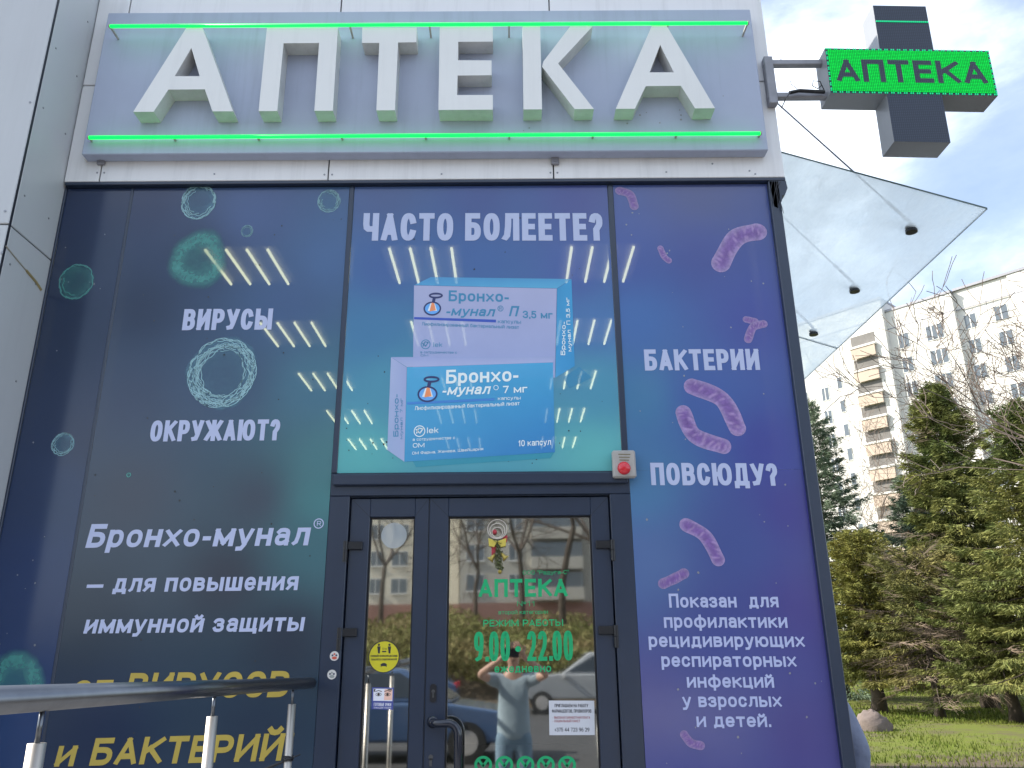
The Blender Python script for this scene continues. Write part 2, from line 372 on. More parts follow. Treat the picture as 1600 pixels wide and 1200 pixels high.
def T(mb, text, a, b, cap, y, bold=0.0, shear=0.0, mi=None, yp=None):
    """a, b: baseline ends as seen in the photograph; cap: height of a capital there"""
    A, B = P(*a, y), P(*b, y); top = P(a[0], a[1]-cap, y)
    text3(mb, text, A, B, (0, 0, top.z-A.z), y, bold, shear, mi)

def q2(p, y=0.0):
    v = P(p[0], p[1], y); return (v.x, v.z)
def ppoly(pts, y): return [q2(p, y) for p in pts]
def circ(px, py, r, y, n=28, ry=None):
    c = P(px, py, y); e = P(px+r, py, y); u = P(px, py-(ry or r), y); rx = (e-c).length; rz = (u-c).length
    return [(c.x+rx*math.cos(2*math.pi*k/n), c.z+rz*math.sin(2*math.pi*k/n)) for k in range(n)]
def ringflat(mb, px, py, r, wd, y, mi=None, n=28, ry=None):
    a = circ(px, py, r, y, n, ry); b = circ(px, py, r-wd, y, n, (ry or r)-wd)
    mb.add([(p[0], y, p[1]) for p in a+b], [(k, (k+1) % n, n+(k+1) % n, n+k) for k in range(n)], mi)
def stroke(mb, pts, wd, y, mi=None):       # ribbon through facade points (world), flat
    for i in range(len(pts)-1):
        a, b = Vector(pts[i]), Vector(pts[i+1]); d = b-a
        if d.length < 1e-6: continue
        d.normalize(); n = Vector((-d.y, d.x))*wd/2; a2 = a-d*wd*.2; b2 = b+d*wd*.2
        q = [a2-n, b2-n, b2+n, a2+n]
        mb.add([(p.x, y, p.y) for p in q], [(0, 1, 2, 3)], mi)

# ================================================================== THE SETTING
# ground sheet
def ground():
    mb = MB(); xs = [-400, -60] + [-40+2*i for i in range(61)] + [110, 400]; ys = [-400, -120] + [-60+3*i for i in range(70)] + [260, 600]
    for y in ys:
        for x in xs:
            z = 0.0
            if 10 < y < 120 and x > 0: z = 0.04*math.sin(x*.9+y*.35)+.05*math.sin(x*.33-y*.6)
            if y < -24: z += min(1, (-24-y)/22)*3.0
            mb.v.append((x, y, z))
    nx = len(xs)
    for j in range(len(ys)-1):
        for i in range(nx-1): mb.f.append([j*nx+i, j*nx+i+1, (j+1)*nx+i+1, (j+1)*nx+i]); mb.mi.append(0)
    mt = bpy.data.materials.new('grass_and_soil'); mt.use_nodes = True; t = mt.node_tree; L = t.links.new; b = t.nodes['Principled BSDF']; b.inputs['Roughness'].default_value = .95; b.inputs['Specular IOR Level'].default_value = .1
    tc = N(t, 'ShaderNodeTexCoord')
    n1 = N(t, 'ShaderNodeTexNoise', inp={'Scale': .55, 'Detail': 10, 'Roughness': .7}); n2 = N(t, 'ShaderNodeTexNoise', inp={'Scale': 6.0, 'Detail': 8, 'Roughness': .7})
    n3 = N(t, 'ShaderNodeTexNoise', inp={'Scale': 30.0, 'Detail': 5, 'Roughness': .7})
    for n in (n1, n2, n3): L(tc.outputs['Object'], n.inputs[0])
    r1 = N(t, 'ShaderNodeMapRange', inp={'From Min': .42, 'From Max': .60}); L(n1.outputs[0], r1.inputs[0])
    g = N(t, 'ShaderNodeMix', data_type='RGBA'); g.inputs[6].default_value = (.10, .15, .025, 1); g.inputs[7].default_value = (.175, .17, .045, 1); L(n2.outputs[0], g.inputs[0])
    s_ = N(t, 'ShaderNodeMix', data_type='RGBA'); s_.inputs[6].default_value = (.085, .068, .05, 1); s_.inputs[7].default_value = (.15, .12, .088, 1); L(n3.outputs[0], s_.inputs[0])
    x = N(t, 'ShaderNodeMix', data_type='RGBA'); 
    sx = N(t, 'ShaderNodeSeparateXYZ'); L(tc.outputs['Object'], sx.inputs[0])
    # worn soil band of the footpath edge in front of the trees, patches further on
    my = N(t, 'ShaderNodeMapRange', inp={'From Min': 7.5, 'From Max': 10.5, 'To Min': 1.0, 'To Max': 0.0}); L(sx.outputs[1], my.inputs[0])
    ad = N(t, 'ShaderNodeMath', operation='ADD'); L(my.outputs[0], ad.inputs[0])
    ml = N(t, 'ShaderNodeMath', operation='MULTIPLY'); ml.inputs[1].default_value = .55; L(r1.outputs[0], ml.inputs[0]); L(ml.outputs[0], ad.inputs[1])
    jn = N(t, 'ShaderNodeMath', operation='MULTIPLY_ADD'); jn.inputs[1].default_value = .9; L(n2.outputs[0], jn.inputs[0]); L(ad.outputs[0], jn.inputs[2])
    st = N(t, 'ShaderNodeMapRange', inp={'From Min': .62, 'From Max': 1.1}); L(jn.outputs[0], st.inputs[0])
    L(st.outputs[0], x.inputs[0]); L(g.outputs[2], x.inputs[6]); L(s_.outputs[2], x.inputs[7]); L(x.outputs[2], b.inputs['Base Color'])
    bp = N(t, 'ShaderNodeBump', inp={'Strength': .6, 'Distance': .08}); L(n3.outputs[0], bp.inputs['Height']); L(bp.outputs[0], b.inputs['Normal'])
    tag(mb.build('ground', mt, smooth=True), kind='structure')
ground()
M_asph = pbr('asphalt', (.06, .06, .062, 1), .9, var=.3, scale=3, bump=.4, bscale=90)
M_pave = pbr('paving', (.24, .23, .22, 1), .85, var=.25, scale=5, bump=.3, bscale=40)
tag(MB().box(-60, -23.5, -.3, 60, -6.3, .012).build('road', M_asph), kind='structure')
tag(MB().box(-60, -6.2, -.3, 4.2, 10, .016).build('pavement', M_pave), kind='structure')
tag(MB().box(-60, -6.296, -.3, 60, -6.204, .11, b=.01).build('kerb', M_pave), kind='structure')
tag(MB().box(-2.6, -3.3, -.1, 1.9, -.0, .36, b=.015).build('entrance_platform', pbr('granite_tiles', (.30, .29, .28, 1), .5, var=.2, scale=18)), kind='structure')

# ================================================================== PHARMACY BUILDING
ZB = 4.225      # top of the glazing, bottom of the white band
bld = thing('pharmacy_building', 'low pharmacy building in white cladding panels with navy framed glazing and entrance doors', 'building', (-.5, 0, 0))
XC = 1.56
mb = MB()
mb.box(-12, .08, -.2, -2.9, .3, 5.6); mb.box(-12, .301, -.2, -11.8, 9.6, 5.6); mb.box(-12, 9.6, -.2, XC, 9.8, 5.6)
mb.box(XC-.12, .14, -.2, XC, 9.599, 5.6)
mb.box(-2.899, .02, ZB+.03, XC, .3, 5.6)
mb.build('wall', M_clad, bld)
MB().box(-11.98, .09, 5.601, XC-.02, 9.78, 5.66).build('roof', M_galv, bld)
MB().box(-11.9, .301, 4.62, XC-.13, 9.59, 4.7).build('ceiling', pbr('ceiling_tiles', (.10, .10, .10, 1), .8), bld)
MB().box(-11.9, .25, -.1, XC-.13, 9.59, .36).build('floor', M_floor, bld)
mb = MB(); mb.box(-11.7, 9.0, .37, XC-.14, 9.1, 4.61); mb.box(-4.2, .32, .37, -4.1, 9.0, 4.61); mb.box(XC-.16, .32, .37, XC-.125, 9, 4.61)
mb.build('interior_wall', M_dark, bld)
# pier in front on the left: cladding panels with dark joints
XP = -2.528; YP = -.40
def joint_pts(): pass
mb = MB(); mb.box(-6, YP+.02, -.1, XP-.02, .06, 5.62); mb.build('pier_core', M_navy2, bld)
zj = 3.742
mb = MB()
for (z0, z1) in ((-.1, zj-.004), (zj+.004, 5.66)):
    mb = MB(); mb.box(-3.9, YP, z0, XP-.003, YP+.019, z1, b=.004); mb.build('cladding_panel', M_pier, bld)
    mb = MB(); mb.box(-5.9, YP, z0, -3.906, YP+.019, z1, b=.004); mb.build('cladding_panel', M_pier, bld)
    mb = MB(); mb.box(XP-.019, YP+.021, z0, XP, -.0008, z1, b=.003); mb.build('cladding_panel', M_pier, bld)
MB().box(XP-.0035, YP+.0035, -.1, XP+.0, YP+.0185, 5.65).build('joint_strip', M_navy2, bld)
# white band panels above the glazing
YB = -.035
def strips(z0, z1, xs):
    for a, b in zip(xs[:-1], xs[1:]):
        MB().box(a+.004, YB, z0, b-.004, YB+.02, z1, b=.003).build('cladding_panel', M_clad, bld)
jl = [XP+.001] + [P(px, 268, YB).x for px in (157, 513, 865)] + [1.60]
jt = [XP+.001] + [P(px, 9, YB).x for px in (203, 533, 858)] + [1.60]
ZM = P(700, 130, YB).z
strips(ZB, ZM-.004, jl); strips(ZM+.004, 5.65, jt)
mb = MB(); mb.box(1.562, -.0149, ZB, 1.60, .5, 5.65, b=.003); mb.box(1.562, .506, ZB, 1.60, 9.8, 5.65, b=.003); mb.build('side_cladding', M_clad, bld)
MB().box(XP, -.0148, ZB+.005, 1.5615, .019, 5.62).build('band_backing', M_navy2, bld)
MB().box(XP+.012, -.034, ZB-.02, 1.598, .02, ZB-.001, b=.002).build('flashing', M_navy, bld)
mb = MB()
for px, py in ((152, 270), (163, 270), (507, 273), (519, 273), (860, 270), (871, 270), (335, 272), (690, 272), (1041, 269), (1171, 267), (1180, 272), (1113, 256)):
    p = P(px, py, YB); mb.disc((p.x, YB-.0005, p.z), .0055, (0, -1, 0), .002, 10)
for px, py in ((47, 160), (8, 330), (3, 395)):
    p = P(px, py, YP); mb.disc((p.x, YP-.0005, p.z), .0065, (0, -1, 0), .002, 10)
for z in (3.0, 3.55, 3.95, 4.5, 4.9, 5.3): 
    for y in (-.10, -.33): mb.disc((XP+.0005, y, z), .0055, (1, 0, 0), .002, 10)
mb.build('screw', M_screw, bld)
# clips under the sign
for px in (160, 867):
    p = P(px, 252, YB); mb = MB(); mb.box(p.x-.022, YB-.02, p.z-.03, p.x+.022, YB-.001, p.z+.05, b=.003); mb.disc((p.x, YB-.0205, p.z-.01), .007, (0, -1, 0), .004, 8)
    mb.build('fixing_clip', M_galv, bld)
# yellowish scrape of sealant on the pier side
mb = MB(); pts = [(.012, y, zj-.12-.02*k) for k, y in enumerate((-.39, -.3, -.2, -.1, -.045))]
mb.tube([(XP+.001, p[1], p[2]) for p in pts[:3]], .004, 6); mb.build('sealant_smear', pbr('old_sealant', (.38, .36, .30, 1), .8, var=.3), bld)
mb = MB(); mb.tube([(XP+.001, p[1], p[2]) for p in pts[2:]], .0075, 6); mb.build('tape_remnant', pbr('old_tape', (.42, .34, .16, 1), .7, var=.4), bld)
# dark soffit chunk at the corner under the band
mb = MB(); mb.prism([(1.505, ZB-.001-.02), (1.60, ZB-.021), (1.605, ZB-.07), (1.585, ZB-.115), (1.57, ZB-.12), (1.562, ZB-.155), (1.545, ZB-.15), (1.535, ZB-.20), (1.515, ZB-.19)], -.03, .4)
mb.build('corner_bracket', M_navy, bld)
# tracks of wire out of it
mb = MB()
for k in range(5):
    a = Vector((1.52+.012*k, -.036, ZB-.03)); mb.tube([a, a+Vector((random.uniform(-.03, .01), -.006, -.06)), a+Vector((random.uniform(-.03, .02), -.004, -.13-.02*k))], .0018, 5)
mb.build('loose_wire', M_black, bld)
# mullions and transoms
def frame_box(x0, x1, z0, z1, y0=-.012, y1=.10, name='window_frame'):
    return MB().box(x0, y0, z0, x1, y1, z1, b=.003).build(name, M_navy, bld)
X_L0, X_M1a, X_M1b, X_M2a, X_M2b, X_M3a, X_M3b, X_R = -2.519, -2.150, -2.134, -.900, -.872, .560, .612, 1.497
frame_box(-2.527, -2.515, .3, ZB-.022)
frame_box(X_M1a, X_M1b, .3, ZB-.022, -.004)
frame_box(X_M2a, X_M2b, 2.527, ZB-.022, -.006)
frame_box(X_M3a+.02, X_M3b, 2.527, ZB-.022, -.006)
frame_box(X_R+.002, 1.558, .0, ZB-.022, -.03, .13)
Z_T = 2.5
mb = MB(); mb.box(-.885, -.030, Z_T-.040, .600, -.0045, Z_T+.016, b=.005); mb.box(-.8993, -.004, Z_T-.09, .6113, .1, Z_T+.026, b=.003); mb.build('transom', M_navy, bld)
frame_box(-.8995, -.80, .3, Z_T-.0905, -.002, .11, 'door_jamb')
frame_box(.508, .6115, .3, Z_T-.0905, -.002, .11, 'door_jamb')
frame_box(-.80, .508, 2.405, Z_T-.0905, .012, .11, 'door_head')
# backing glass of the glazing behind the film is the film's own board (below)
# ---- doors
YD = .02
def leaf(x0, x1, gx0, gx1, gz1, z0=.40, z1=2.40):
    d = MB()
    d.box(x0, YD, z0, gx0, YD+.06, z1, b=.003); d.box(gx1, YD, z0, x1, YD+.06, z1, b=.003)
    d.box(gx0, YD, gz1, gx1, YD+.06, z1, b=.003); d.box(gx0, YD, z0, gx1, YD+.06, z0+.14, b=.003)
    for (a, b) in ((gx0, gx0+.007), (gx1-.007, gx1)): d.box(a, YD-.001+.02, z0+.14, b, YD+.05, gz1, mi=1)
    d.box(gx0+.007, YD+.019, gz1-.007, gx1-.007, YD+.05, gz1, mi=1)
    o = d.build('door_leaf', [M_navy, M_black], bld)
    g = MB(); g.box(gx0+.001, YD+.028, z0+.141, gx1-.001, YD+.034, gz1-.001); g.build('door_glass', M_glass, o)
    return o
gL0, gL1, gR0, gR1 = P(576, 850, YD).x, P(647, 850, YD).x, P(700, 850, YD).x, P(925, 850, YD).x
GT = P(800, 806, YD).z
leafL = leaf(-.795, -.403, gL0, gL1, GT); leafR = leaf(-.399, .503, gR0, gR1, GT)
mb = MB()
for (a_, b_) in (((-.795, 2.40), (gL0, GT)), ((-.403, 2.40), (gL1, GT)), ((-.399, 2.40), (gR0, GT)), ((.503, 2.40), (gR1, GT))): stroke(mb, [a_, b_], .0022, YD-.0006)
mb.build('mitre_line', M_navy2, bld)
MB().box(-.406, YD+.004, .41, -.396, YD+.05, 2.395).build('door_gap', M_black, bld)
def hinge(px, py, right, par):
    p = P(px, py, YD); mb = MB(); s = -1 if right else 1
    mb.tube([(p.x, YD-.016, p.z-.052), (p.x, YD-.016, p.z-.002)], .0125, 12); mb.tube([(p.x, YD-.016, p.z+.001), (p.x, YD-.016, p.z+.050)], .0125, 12)
    a, b = sorted((p.x+s*.006, p.x+s*.082)); mb.box(a, YD-.016, p.z+.008, b, YD-.0005, p.z+.048, b=.003)
    a, b = sorted((p.x-s*.006, p.x-s*.045)); mb.box(a, YD-.018, p.z-.05, b, YD-.0085, p.z-.01, b=.003)
    mb.build('hinge', M_black, par, smooth=False)
hinge(540.5, 862, False, leafL); hinge(531, 998, False, leafL); hinge(957, 860, True, leafR); hinge(962, 994, True, leafR)
mb = MB(); k = P(677, 1083, YD)
mb.prism([(k.x+.015*math.cos(t/12*math.pi), k.z+(.026 if math.sin(t/12*math.pi) > 0 else -.026)+.015*math.sin(t/12*math.pi)) for t in range(24)], YD-.006, YD-.0005)
mb.build('keyhole_plate', M_black, leafR)
mb = MB(); mb.disc((k.x, YD-.0065, k.z+.008), .008, (0, -1, 0), .002, 14); mb.box(k.x-.004, YD-.0085, k.z-.02, k.x+.004, YD-.0065, k.z+.003); mb.build('lock_cylinder', M_steel, leafR)
k = P(673, 1186, YD); mb = MB(); mb.disc((k.x, YD-.0005, k.z+.008), .011, (0, -1, 0), .003, 14); mb.box(k.x-.006, YD-.0035, k.z-.03, k.x+.006, YD-.0006, k.z+.003); mb.build('lock_cylinder', M_steel, leafR)
yh = -.055; h0 = P(676, 1128, YD)
pts = [h0+Vector((0, -.0, 0)), Vector((h0.x+.004, -.03, h0.z)), Vector((h0.x+.03, yh, h0.z))]
a = P(700, 1130, yh); c = P(716, 1150, yh)
for i in range(7):
    t = i/6*math.pi/2; pts.append(Vector((a.x+(c.x-a.x)*math.sin(t), yh, a.z-(a.z-c.z)*(1-math.cos(t)))))
pts += [Vector((c.x, yh, .95)), Vector((c.x, yh+.02, .90)), Vector((c.x, YD, .88))]
mb = MB(); mb.tube(pts, .0185, 16); mb.disc((h0.x, YD-.0005, h0.z), .026, (0, -1, 0), .008, 18)
mb.build('pull_handle', pbr('handle_black', (.010, .014, .028, 1), .16, coat=.4), leafR, smooth=True)
# green vinyl lettering on the right-hand glass
yg = YD+.0275
mb = Lines()
T(mb, 'ООО "Радуга-С"', (817, 898), (889, 897), 6.5, yg, .0004)
T(mb, 'АПТЕКА', (748, 933), (887, 932), 28, yg, .006)
T(mb, '№11', (808, 947), (836, 947), 8, yg, .0006)
T(mb, 'второй категории', (779, 960), (856, 959), 6.5, yg, .0007)
T(mb, 'РЕЖИМ РАБОТЫ', (755, 979), (880, 978), 10.5, yg, .0012)
T(mb, '9.00', (740.5, 1034), (797, 1033), 47, yg, .0055)
T(mb, '22.00', (824, 1033), (896, 1032), 47, yg, .0055)
mb.flat(circ(809.5, 1014, 4.6, yg), yg)
T(mb, 'ежедневно', (772.6, 1051), (861.5, 1050), 13, yg, .0025)
for cx in (755, 788, 821, 853, 886): ringflat(mb, cx, 1195, 14, 4.5, yg); stroke(mb, [q2((cx-6, 1189), yg), q2((cx, 1197), yg), q2((cx+7, 1187), yg)], .012, yg-.0003)
mb.build('lettering', M_vinyl, leafR)

# ================================================================== INTERIOR LAMPS
def ceiling_lamp():
    r = thing('ceiling_lamp', 'x', 'ceiling lamp', (0, 0, 4.5))
    mb = MB(); mb.box(-.30, -.02, .02, .30, .60, .06); local('lamp_housing', mb, M_grey, r)
    for k in range(4):
        mb = MB(); x = -.23+.1533*k; mb.tube([(x, 0, 0), (x, .58, 0)], .011, 8); local('fluorescent_tube', mb, M_tube, r)
    return r
lamp0 = None
COLN = ('left', 'middle', 'right'); ROWN = ('nearest the window', 'second from the window', 'third from the window', 'fourth from the window', 'farthest from the window')
for i, x in enumerate((-2.0, -.64, .71)):
    for j in range(5):
        lab = 'four-tube ceiling lamp glowing through the posters, %s column, row %s' % (COLN[i], ROWN[j])
        if lamp0 is None: lamp0 = ceiling_lamp(); lamp0.location = (x, 1.30, 4.5); lamp0['label'] = lab; lamp0['group'] = 'fluorescent ceiling lamps inside the pharmacy'
        else: copy_thing(lamp0, (x, 1.30+1.38*j, 4.5), 0, lab)

# ================================================================== POSTERS
KP = 1.35
SEE = .062
M_print = pbr('window_film_print', (1, 1, 1, 1), .16, var=.10, scale=1.4, attr='print', see=SEE, spec=.5, bump=.05, bscale=2.2)
M_over = pbr('box_print', (1, 1, 1, 1), .18, var=.05, scale=5, attr='print', see=.2)
def idw(samples, pos, pw=2.6):
    sw = 0; c = [0, 0, 0]
    for (x, z, col) in samples:
        d2 = ((x-pos[0])**2+((z-pos[1]))**2)+.004; k = d2**(-pw/2); sw += k
        for i in range(3): c[i] += k*col[i]
    return [q/sw for q in c]
def panel_print(name, x0, x1, z0, z1, samples, parent):
    sm = []
    for (px, py, r, g, b) in samples:
        p = P(px, py, 0); c = rgb(max(r-13, 0), max(g-15, 0), max(b-20, 0), KP); g_ = sum(c[:3])/3; c = tuple(q*.87+g_*.13 for q in c[:3]); sm.append((p.x, p.z, c))
    nx, nz = max(4, int((x1-x0)/.05)), int((z1-z0)/.05); mb = MB(); cols = []
    for j in range(nz+1):
        for i in range(nx+1):
            x = x0+(x1-x0)*i/nx; z = z0+(z1-z0)*j/nz; mb.v.append((x, 0.0, z)); cols.append(idw(sm, (x, z)))
    for j in range(nz):
        for i in range(nx): a = j*(nx+1)+i; mb.f.append([a, a+1, a+nx+2, a+nx+1]); mb.mi.append(0)
    return mb.build(name, M_print, parent, cols=cols)
ZT = ZB-.024
narrow = thing('window_poster', 'narrow dark navy window poster at the far left with faint green virus balls', 'poster', (-2.33, 0, .36))
left = thing('window_poster', 'dark navy window poster about viruses with white italic text and gold last lines', 'poster', (-1.5, 0, .36))
mid = thing('window_poster', 'blue to turquoise window poster above the doors showing two medicine boxes', 'poster', (-.15, 0, 2.53))
right = thing('window_poster', 'violet blue window poster about bacteria on the right of the doors', 'poster', (1.05, 0, .36))
panel_print('printed_film', -2.5145, X_M1a-.0005, .30, ZT, [(130,320,45,62,98),(150,500,42,60,92),(100,760,50,70,108),(50,900,45,68,114),(30,1150,42,72,122),(185,420,50,68,100),(150,700,48,64,96)], narrow)
panel_print('printed_film', X_M1b+.0005, X_M2a-.0005, .30, ZT, [(230,320,50,66,104),(400,330,70,95,145),(520,400,68,105,155),(300,400,50,68,102),(220,480,44,60,90),(450,470,66,96,142),(200,620,60,76,106),(350,600,62,84,118),(500,600,68,120,146),(510,720,74,130,142),(200,780,66,76,96),(400,780,70,84,106),(490,850,64,112,128),(150,950,50,66,88),(350,900,62,72,92),(450,1000,55,68,90),(150,1150,44,60,92),(400,1150,54,70,94),(505,780,70,132,142)], left)  # poster print, with a mild dark reflection wedge painted into its upper left colours
panel_print('printed_film', X_M2b+.0005, X_M3a+.0195, Z_T+.0275, ZT, [(600,310,75,98,150),(750,310,70,92,155),(900,310,72,86,155),(600,420,62,102,165),(900,420,72,98,168),(600,600,70,150,180),(930,600,75,152,185),(560,720,85,178,185),(930,720,95,184,190),(750,400,65,105,168),(750,720,82,168,190),(580,520,62,128,175),(930,510,72,120,180)], mid)
panel_print('printed_film', X_M3b+.0002, X_R+.0015, .30, 2.5265, [(1000,620,68,128,172),(1100,620,68,100,170),(1200,700,70,80,162),(1000,760,74,128,176),(1240,800,72,72,152),(1150,850,72,90,158),(1010,880,85,115,170),(1250,950,80,76,152),(1020,1100,85,88,152),(1250,1150,84,80,148),(1150,1150,78,84,152),(1140,980,72,84,156)], right)
panel_print('printed_film', X_M3b+.0005, X_R+.0015, 2.527, ZT, [(1100,300,78,92,148),(1100,400,68,85,158),(1180,500,68,82,162),(1000,500,66,112,178),(1000,620,68,128,174),(1100,620,68,100,172),(1200,700,70,80,162),(1000,760,74,128,176),(985,400,66,92,165)], right)
YF = -.0015
for par, x0_, x1_, z0_, z1_, n_, sd_ in ((narrow, -2.5, -2.16, 1.0, 4.1, 22, 1), (left, -2.1, -.93, 1.0, 4.15, 46, 2), (mid, -.85, .54, 2.56, 4.1, 60, 3), (right, .66, 1.47, 1.0, 4.1, 40, 4)):
    rnd = random.Random(sd_); mb = MB()
    for k in range(n_):
        x, z, r_ = rnd.uniform(x0_, x1_), rnd.uniform(z0_, z1_) if sd_ != 3 or k > 25 else rnd.uniform(2.55, 2.75), rnd.uniform(.0015, .0045)
        mb.flat([(x+r_*(1+.5*rnd.random())*math.cos(t), z+r_*(1+.8*rnd.random())*math.sin(t)) for t in (0, 1.05, 2.1, 3.14, 4.2, 5.2)], -.0009)
    mb.build('dirt_specks', M_screw if sd_ in (1, 4) else M_black, par)
# headlines
def lettering(parent, items, mat, bold, shear=0, name='lettering'):
    for it in items:
        mb = MB(); T(mb, it[0], it[1], it[2], it[3], YF, it[4] if len(it) > 4 else bold, it[5] if len(it) > 5 else shear); mb.build(name, mat, parent)
lettering(mid, [('ЧАСТО БОЛЕЕТЕ?', (566, 376), (943, 376), 43, .0075)], M_txt_white, .007, name='headline')
lettering(left, [('ВИРУСЫ', (284, 516), (424, 515), 33, .006), ('ОКРУЖАЮТ?', (233, 690), (436, 688), 33, .006)], M_txt_white, .006, name='headline')
lettering(right, [('БАКТЕРИИ', (1008, 579), (1188, 578), 33, .006), ('ПОВСЮДУ?', (1018, 758), (1217, 759), 35, .006)], M_txt_white, .006, name='headline')
lettering(left, [('Бронхо-мунал', (133, 856), (485, 852), 37, .0075, .12), ('— для повышения', (133, 926), (466, 922), 29, .0042, .06), ('иммунной защиты', (130, 990), (476, 986), 29, .0048, .10)], M_txt_white, .006)
mb = MB(); ringflat(mb, 498, 818, 8, 1.6, YF); T(mb, 'R', (495, 822), (501.5, 822), 8, YF, .001); mb.build('registered_mark', M_txt_white, left)
lettering(left, [('от ВИРУСОВ', (110, 1094), (452, 1089), 41, .0085, .12), ('и БАКТЕРИЙ!', (84, 1198), (455, 1188), 43, .009, .12)], M_txt_gold, .008)
lettering(right, [('Показан  для', (1046, 949.5), (1217, 949), 22), ('профилактики', (1038, 981), (1231, 981), 22), ('рецидивирующих', (1014, 1011), (1258, 1011), 22), ('респираторных', (1034, 1042), (1245, 1042), 22), ('инфекций', (1074, 1074.5), (1210, 1074.5), 22), ('у взрослых', (1067, 1105), (1222, 1104.6), 22), ('и детей.', (1089, 1136), (1205, 1136), 22)], M_txt_small, .0032)
# ---- viruses: soft ball plus wiry shell
def softmat(name, col, a0, a1):
    mt = pbr(name, col, .3); t = mt.node_tree; L = t.links.new; o = t.nodes['Material Output']; b = t.nodes['Principled BSDF']
    at = N(t, 'ShaderNodeAttribute', attribute_name='print'); sp = N(t, 'ShaderNodeSeparateColor'); L(at.outputs[0], sp.inputs[0])
    tc = N(t, 'ShaderNodeTexCoord'); n = N(t, 'ShaderNodeTexNoise', inp={'Scale': 30, 'Detail': 4, 'Distortion': 1.2}); L(tc.outputs['Object'], n.inputs[0])
    r = N(t, 'ShaderNodeMapRange', inp={'From Min': .3, 'From Max': .7, 'To Min': a0, 'To Max': a1}); L(n.outputs[0], r.inputs[0])
    mm = N(t, 'ShaderNodeMath', operation='MULTIPLY'); L(r.outputs[0], mm.inputs[0]); L(sp.outputs[0], mm.inputs[1])
    tr = N(t, 'ShaderNodeBsdfTransparent'); x = N(t, 'ShaderNodeMixShader'); L(mm.outputs[0], x.inputs[0]); L(tr.outputs[0], x.inputs[1]); L(b.outputs[0], x.inputs[2]); L(x.outputs[0], o.inputs[0])
    return mt
M_vg = softmat('virus_green', (.09, .36, .33, 1), .5, 1.0); M_vb = softmat('virus_blue', (.14, .32, .42, 1), .4, .9)
M_line = pbr('virus_line_pale', (.36, .60, .66, 1), .4); M_line2 = pbr('virus_line_green', (.12, .40, .38, 1), .4)
def virus(px, py, r, parent, style, seed):
    rnd = random.Random(seed); c = P(px, py, YF); e = P(px+r, py, YF); u = P(px, py-r, YF); rx = (e-c).length; rz = (u-c).length
    mb = MB(); n = 40; prof = {'soft': ((0, .3), (.35, .35), (.68, .85), (.88, .75), (1.0, .35), (1.14, 0)), 'wire': ((0, .22), (.5, .3), (.85, .6), (1.0, .55), (1.08, 0)), 'faint': ((0, .2), (.5, .26), (.9, .38), (1.08, 0))}[style]
    cols = []; jit = [1+.05*math.sin(3*k*2*math.pi/n+seed)+.03*rnd.uniform(-1, 1) for k in range(n)]
    for (t, a) in prof:
        for k in range(n): th = 2*math.pi*k/n; mb.v.append((c.x+rx*t*jit[k]*math.cos(th), YF+.0006, c.z+rz*t*jit[k]*math.sin(th))); cols.append((a, a, a))
    for i in range(len(prof)-1):
        for k in range(n): mb.f.append([i*n+k, (i+1)*n+k, (i+1)*n+(k+1) % n, i*n+(k+1) % n]); mb.mi.append(0)
    mt = M_vg if style != 'wire' else M_vb
    mb.build('virus_print', mt, parent, cols=cols)
    if style == 'soft': return
    mb = MB(); nl = {'wire': 46 if r > 30 else 12, 'faint': 3}[style]; wd = rx*(.022 if r > 30 else .05)
    for q in range(nl):
        t0 = rnd.uniform(.58, 1.0)**.8 if q > 1 else 1.0; a0 = rnd.uniform(0, 6.28); span = rnd.uniform(.9, 2.6) if q > 1 else 6.4
        f1, f2, p1 = rnd.uniform(3, 6), rnd.uniform(9, 15), rnd.uniform(0, 6); ox, oz = rnd.uniform(-.08, .08), rnd.uniform(-.08, .08)
        pts = []; ns = int(14*span)+6
        for k in range(ns):
            th = a0+span*k/(ns-1); rr = t0*(1+.035*math.sin(f1*th+p1)+.03*math.sin(f2*th)+rnd.uniform(-.018, .018)); rr = min(rr, 1.03)
            pts.append((c.x+rx*(rr*math.cos(th)+ox*(1-t0)), c.z+rz*(rr*math.sin(th)+oz*(1-t0))))
        stroke(mb, pts, wd*rnd.uniform(.6, 1.2), YF-.0002*(q % 3))
    mb.build('virus_print', M_line if style == 'wire' else M_line2, parent)
virus(310, 315, 26, left, 'wire', 1); virus(514, 314, 17, left, 'wire', 2); virus(386, 361, 9, left, 'wire', 3)
virus(310, 405, 42, left, 'soft', 4); virus(347, 582, 52, left, 'wire', 5); virus(201, 742, 4, left, 'soft', 6)
virus(119, 440, 26, narrow, 'faint', 7); virus(98, 694, 17, narrow, 'wire', 8); virus(22, 1066, 44, narrow, 'soft', 9)
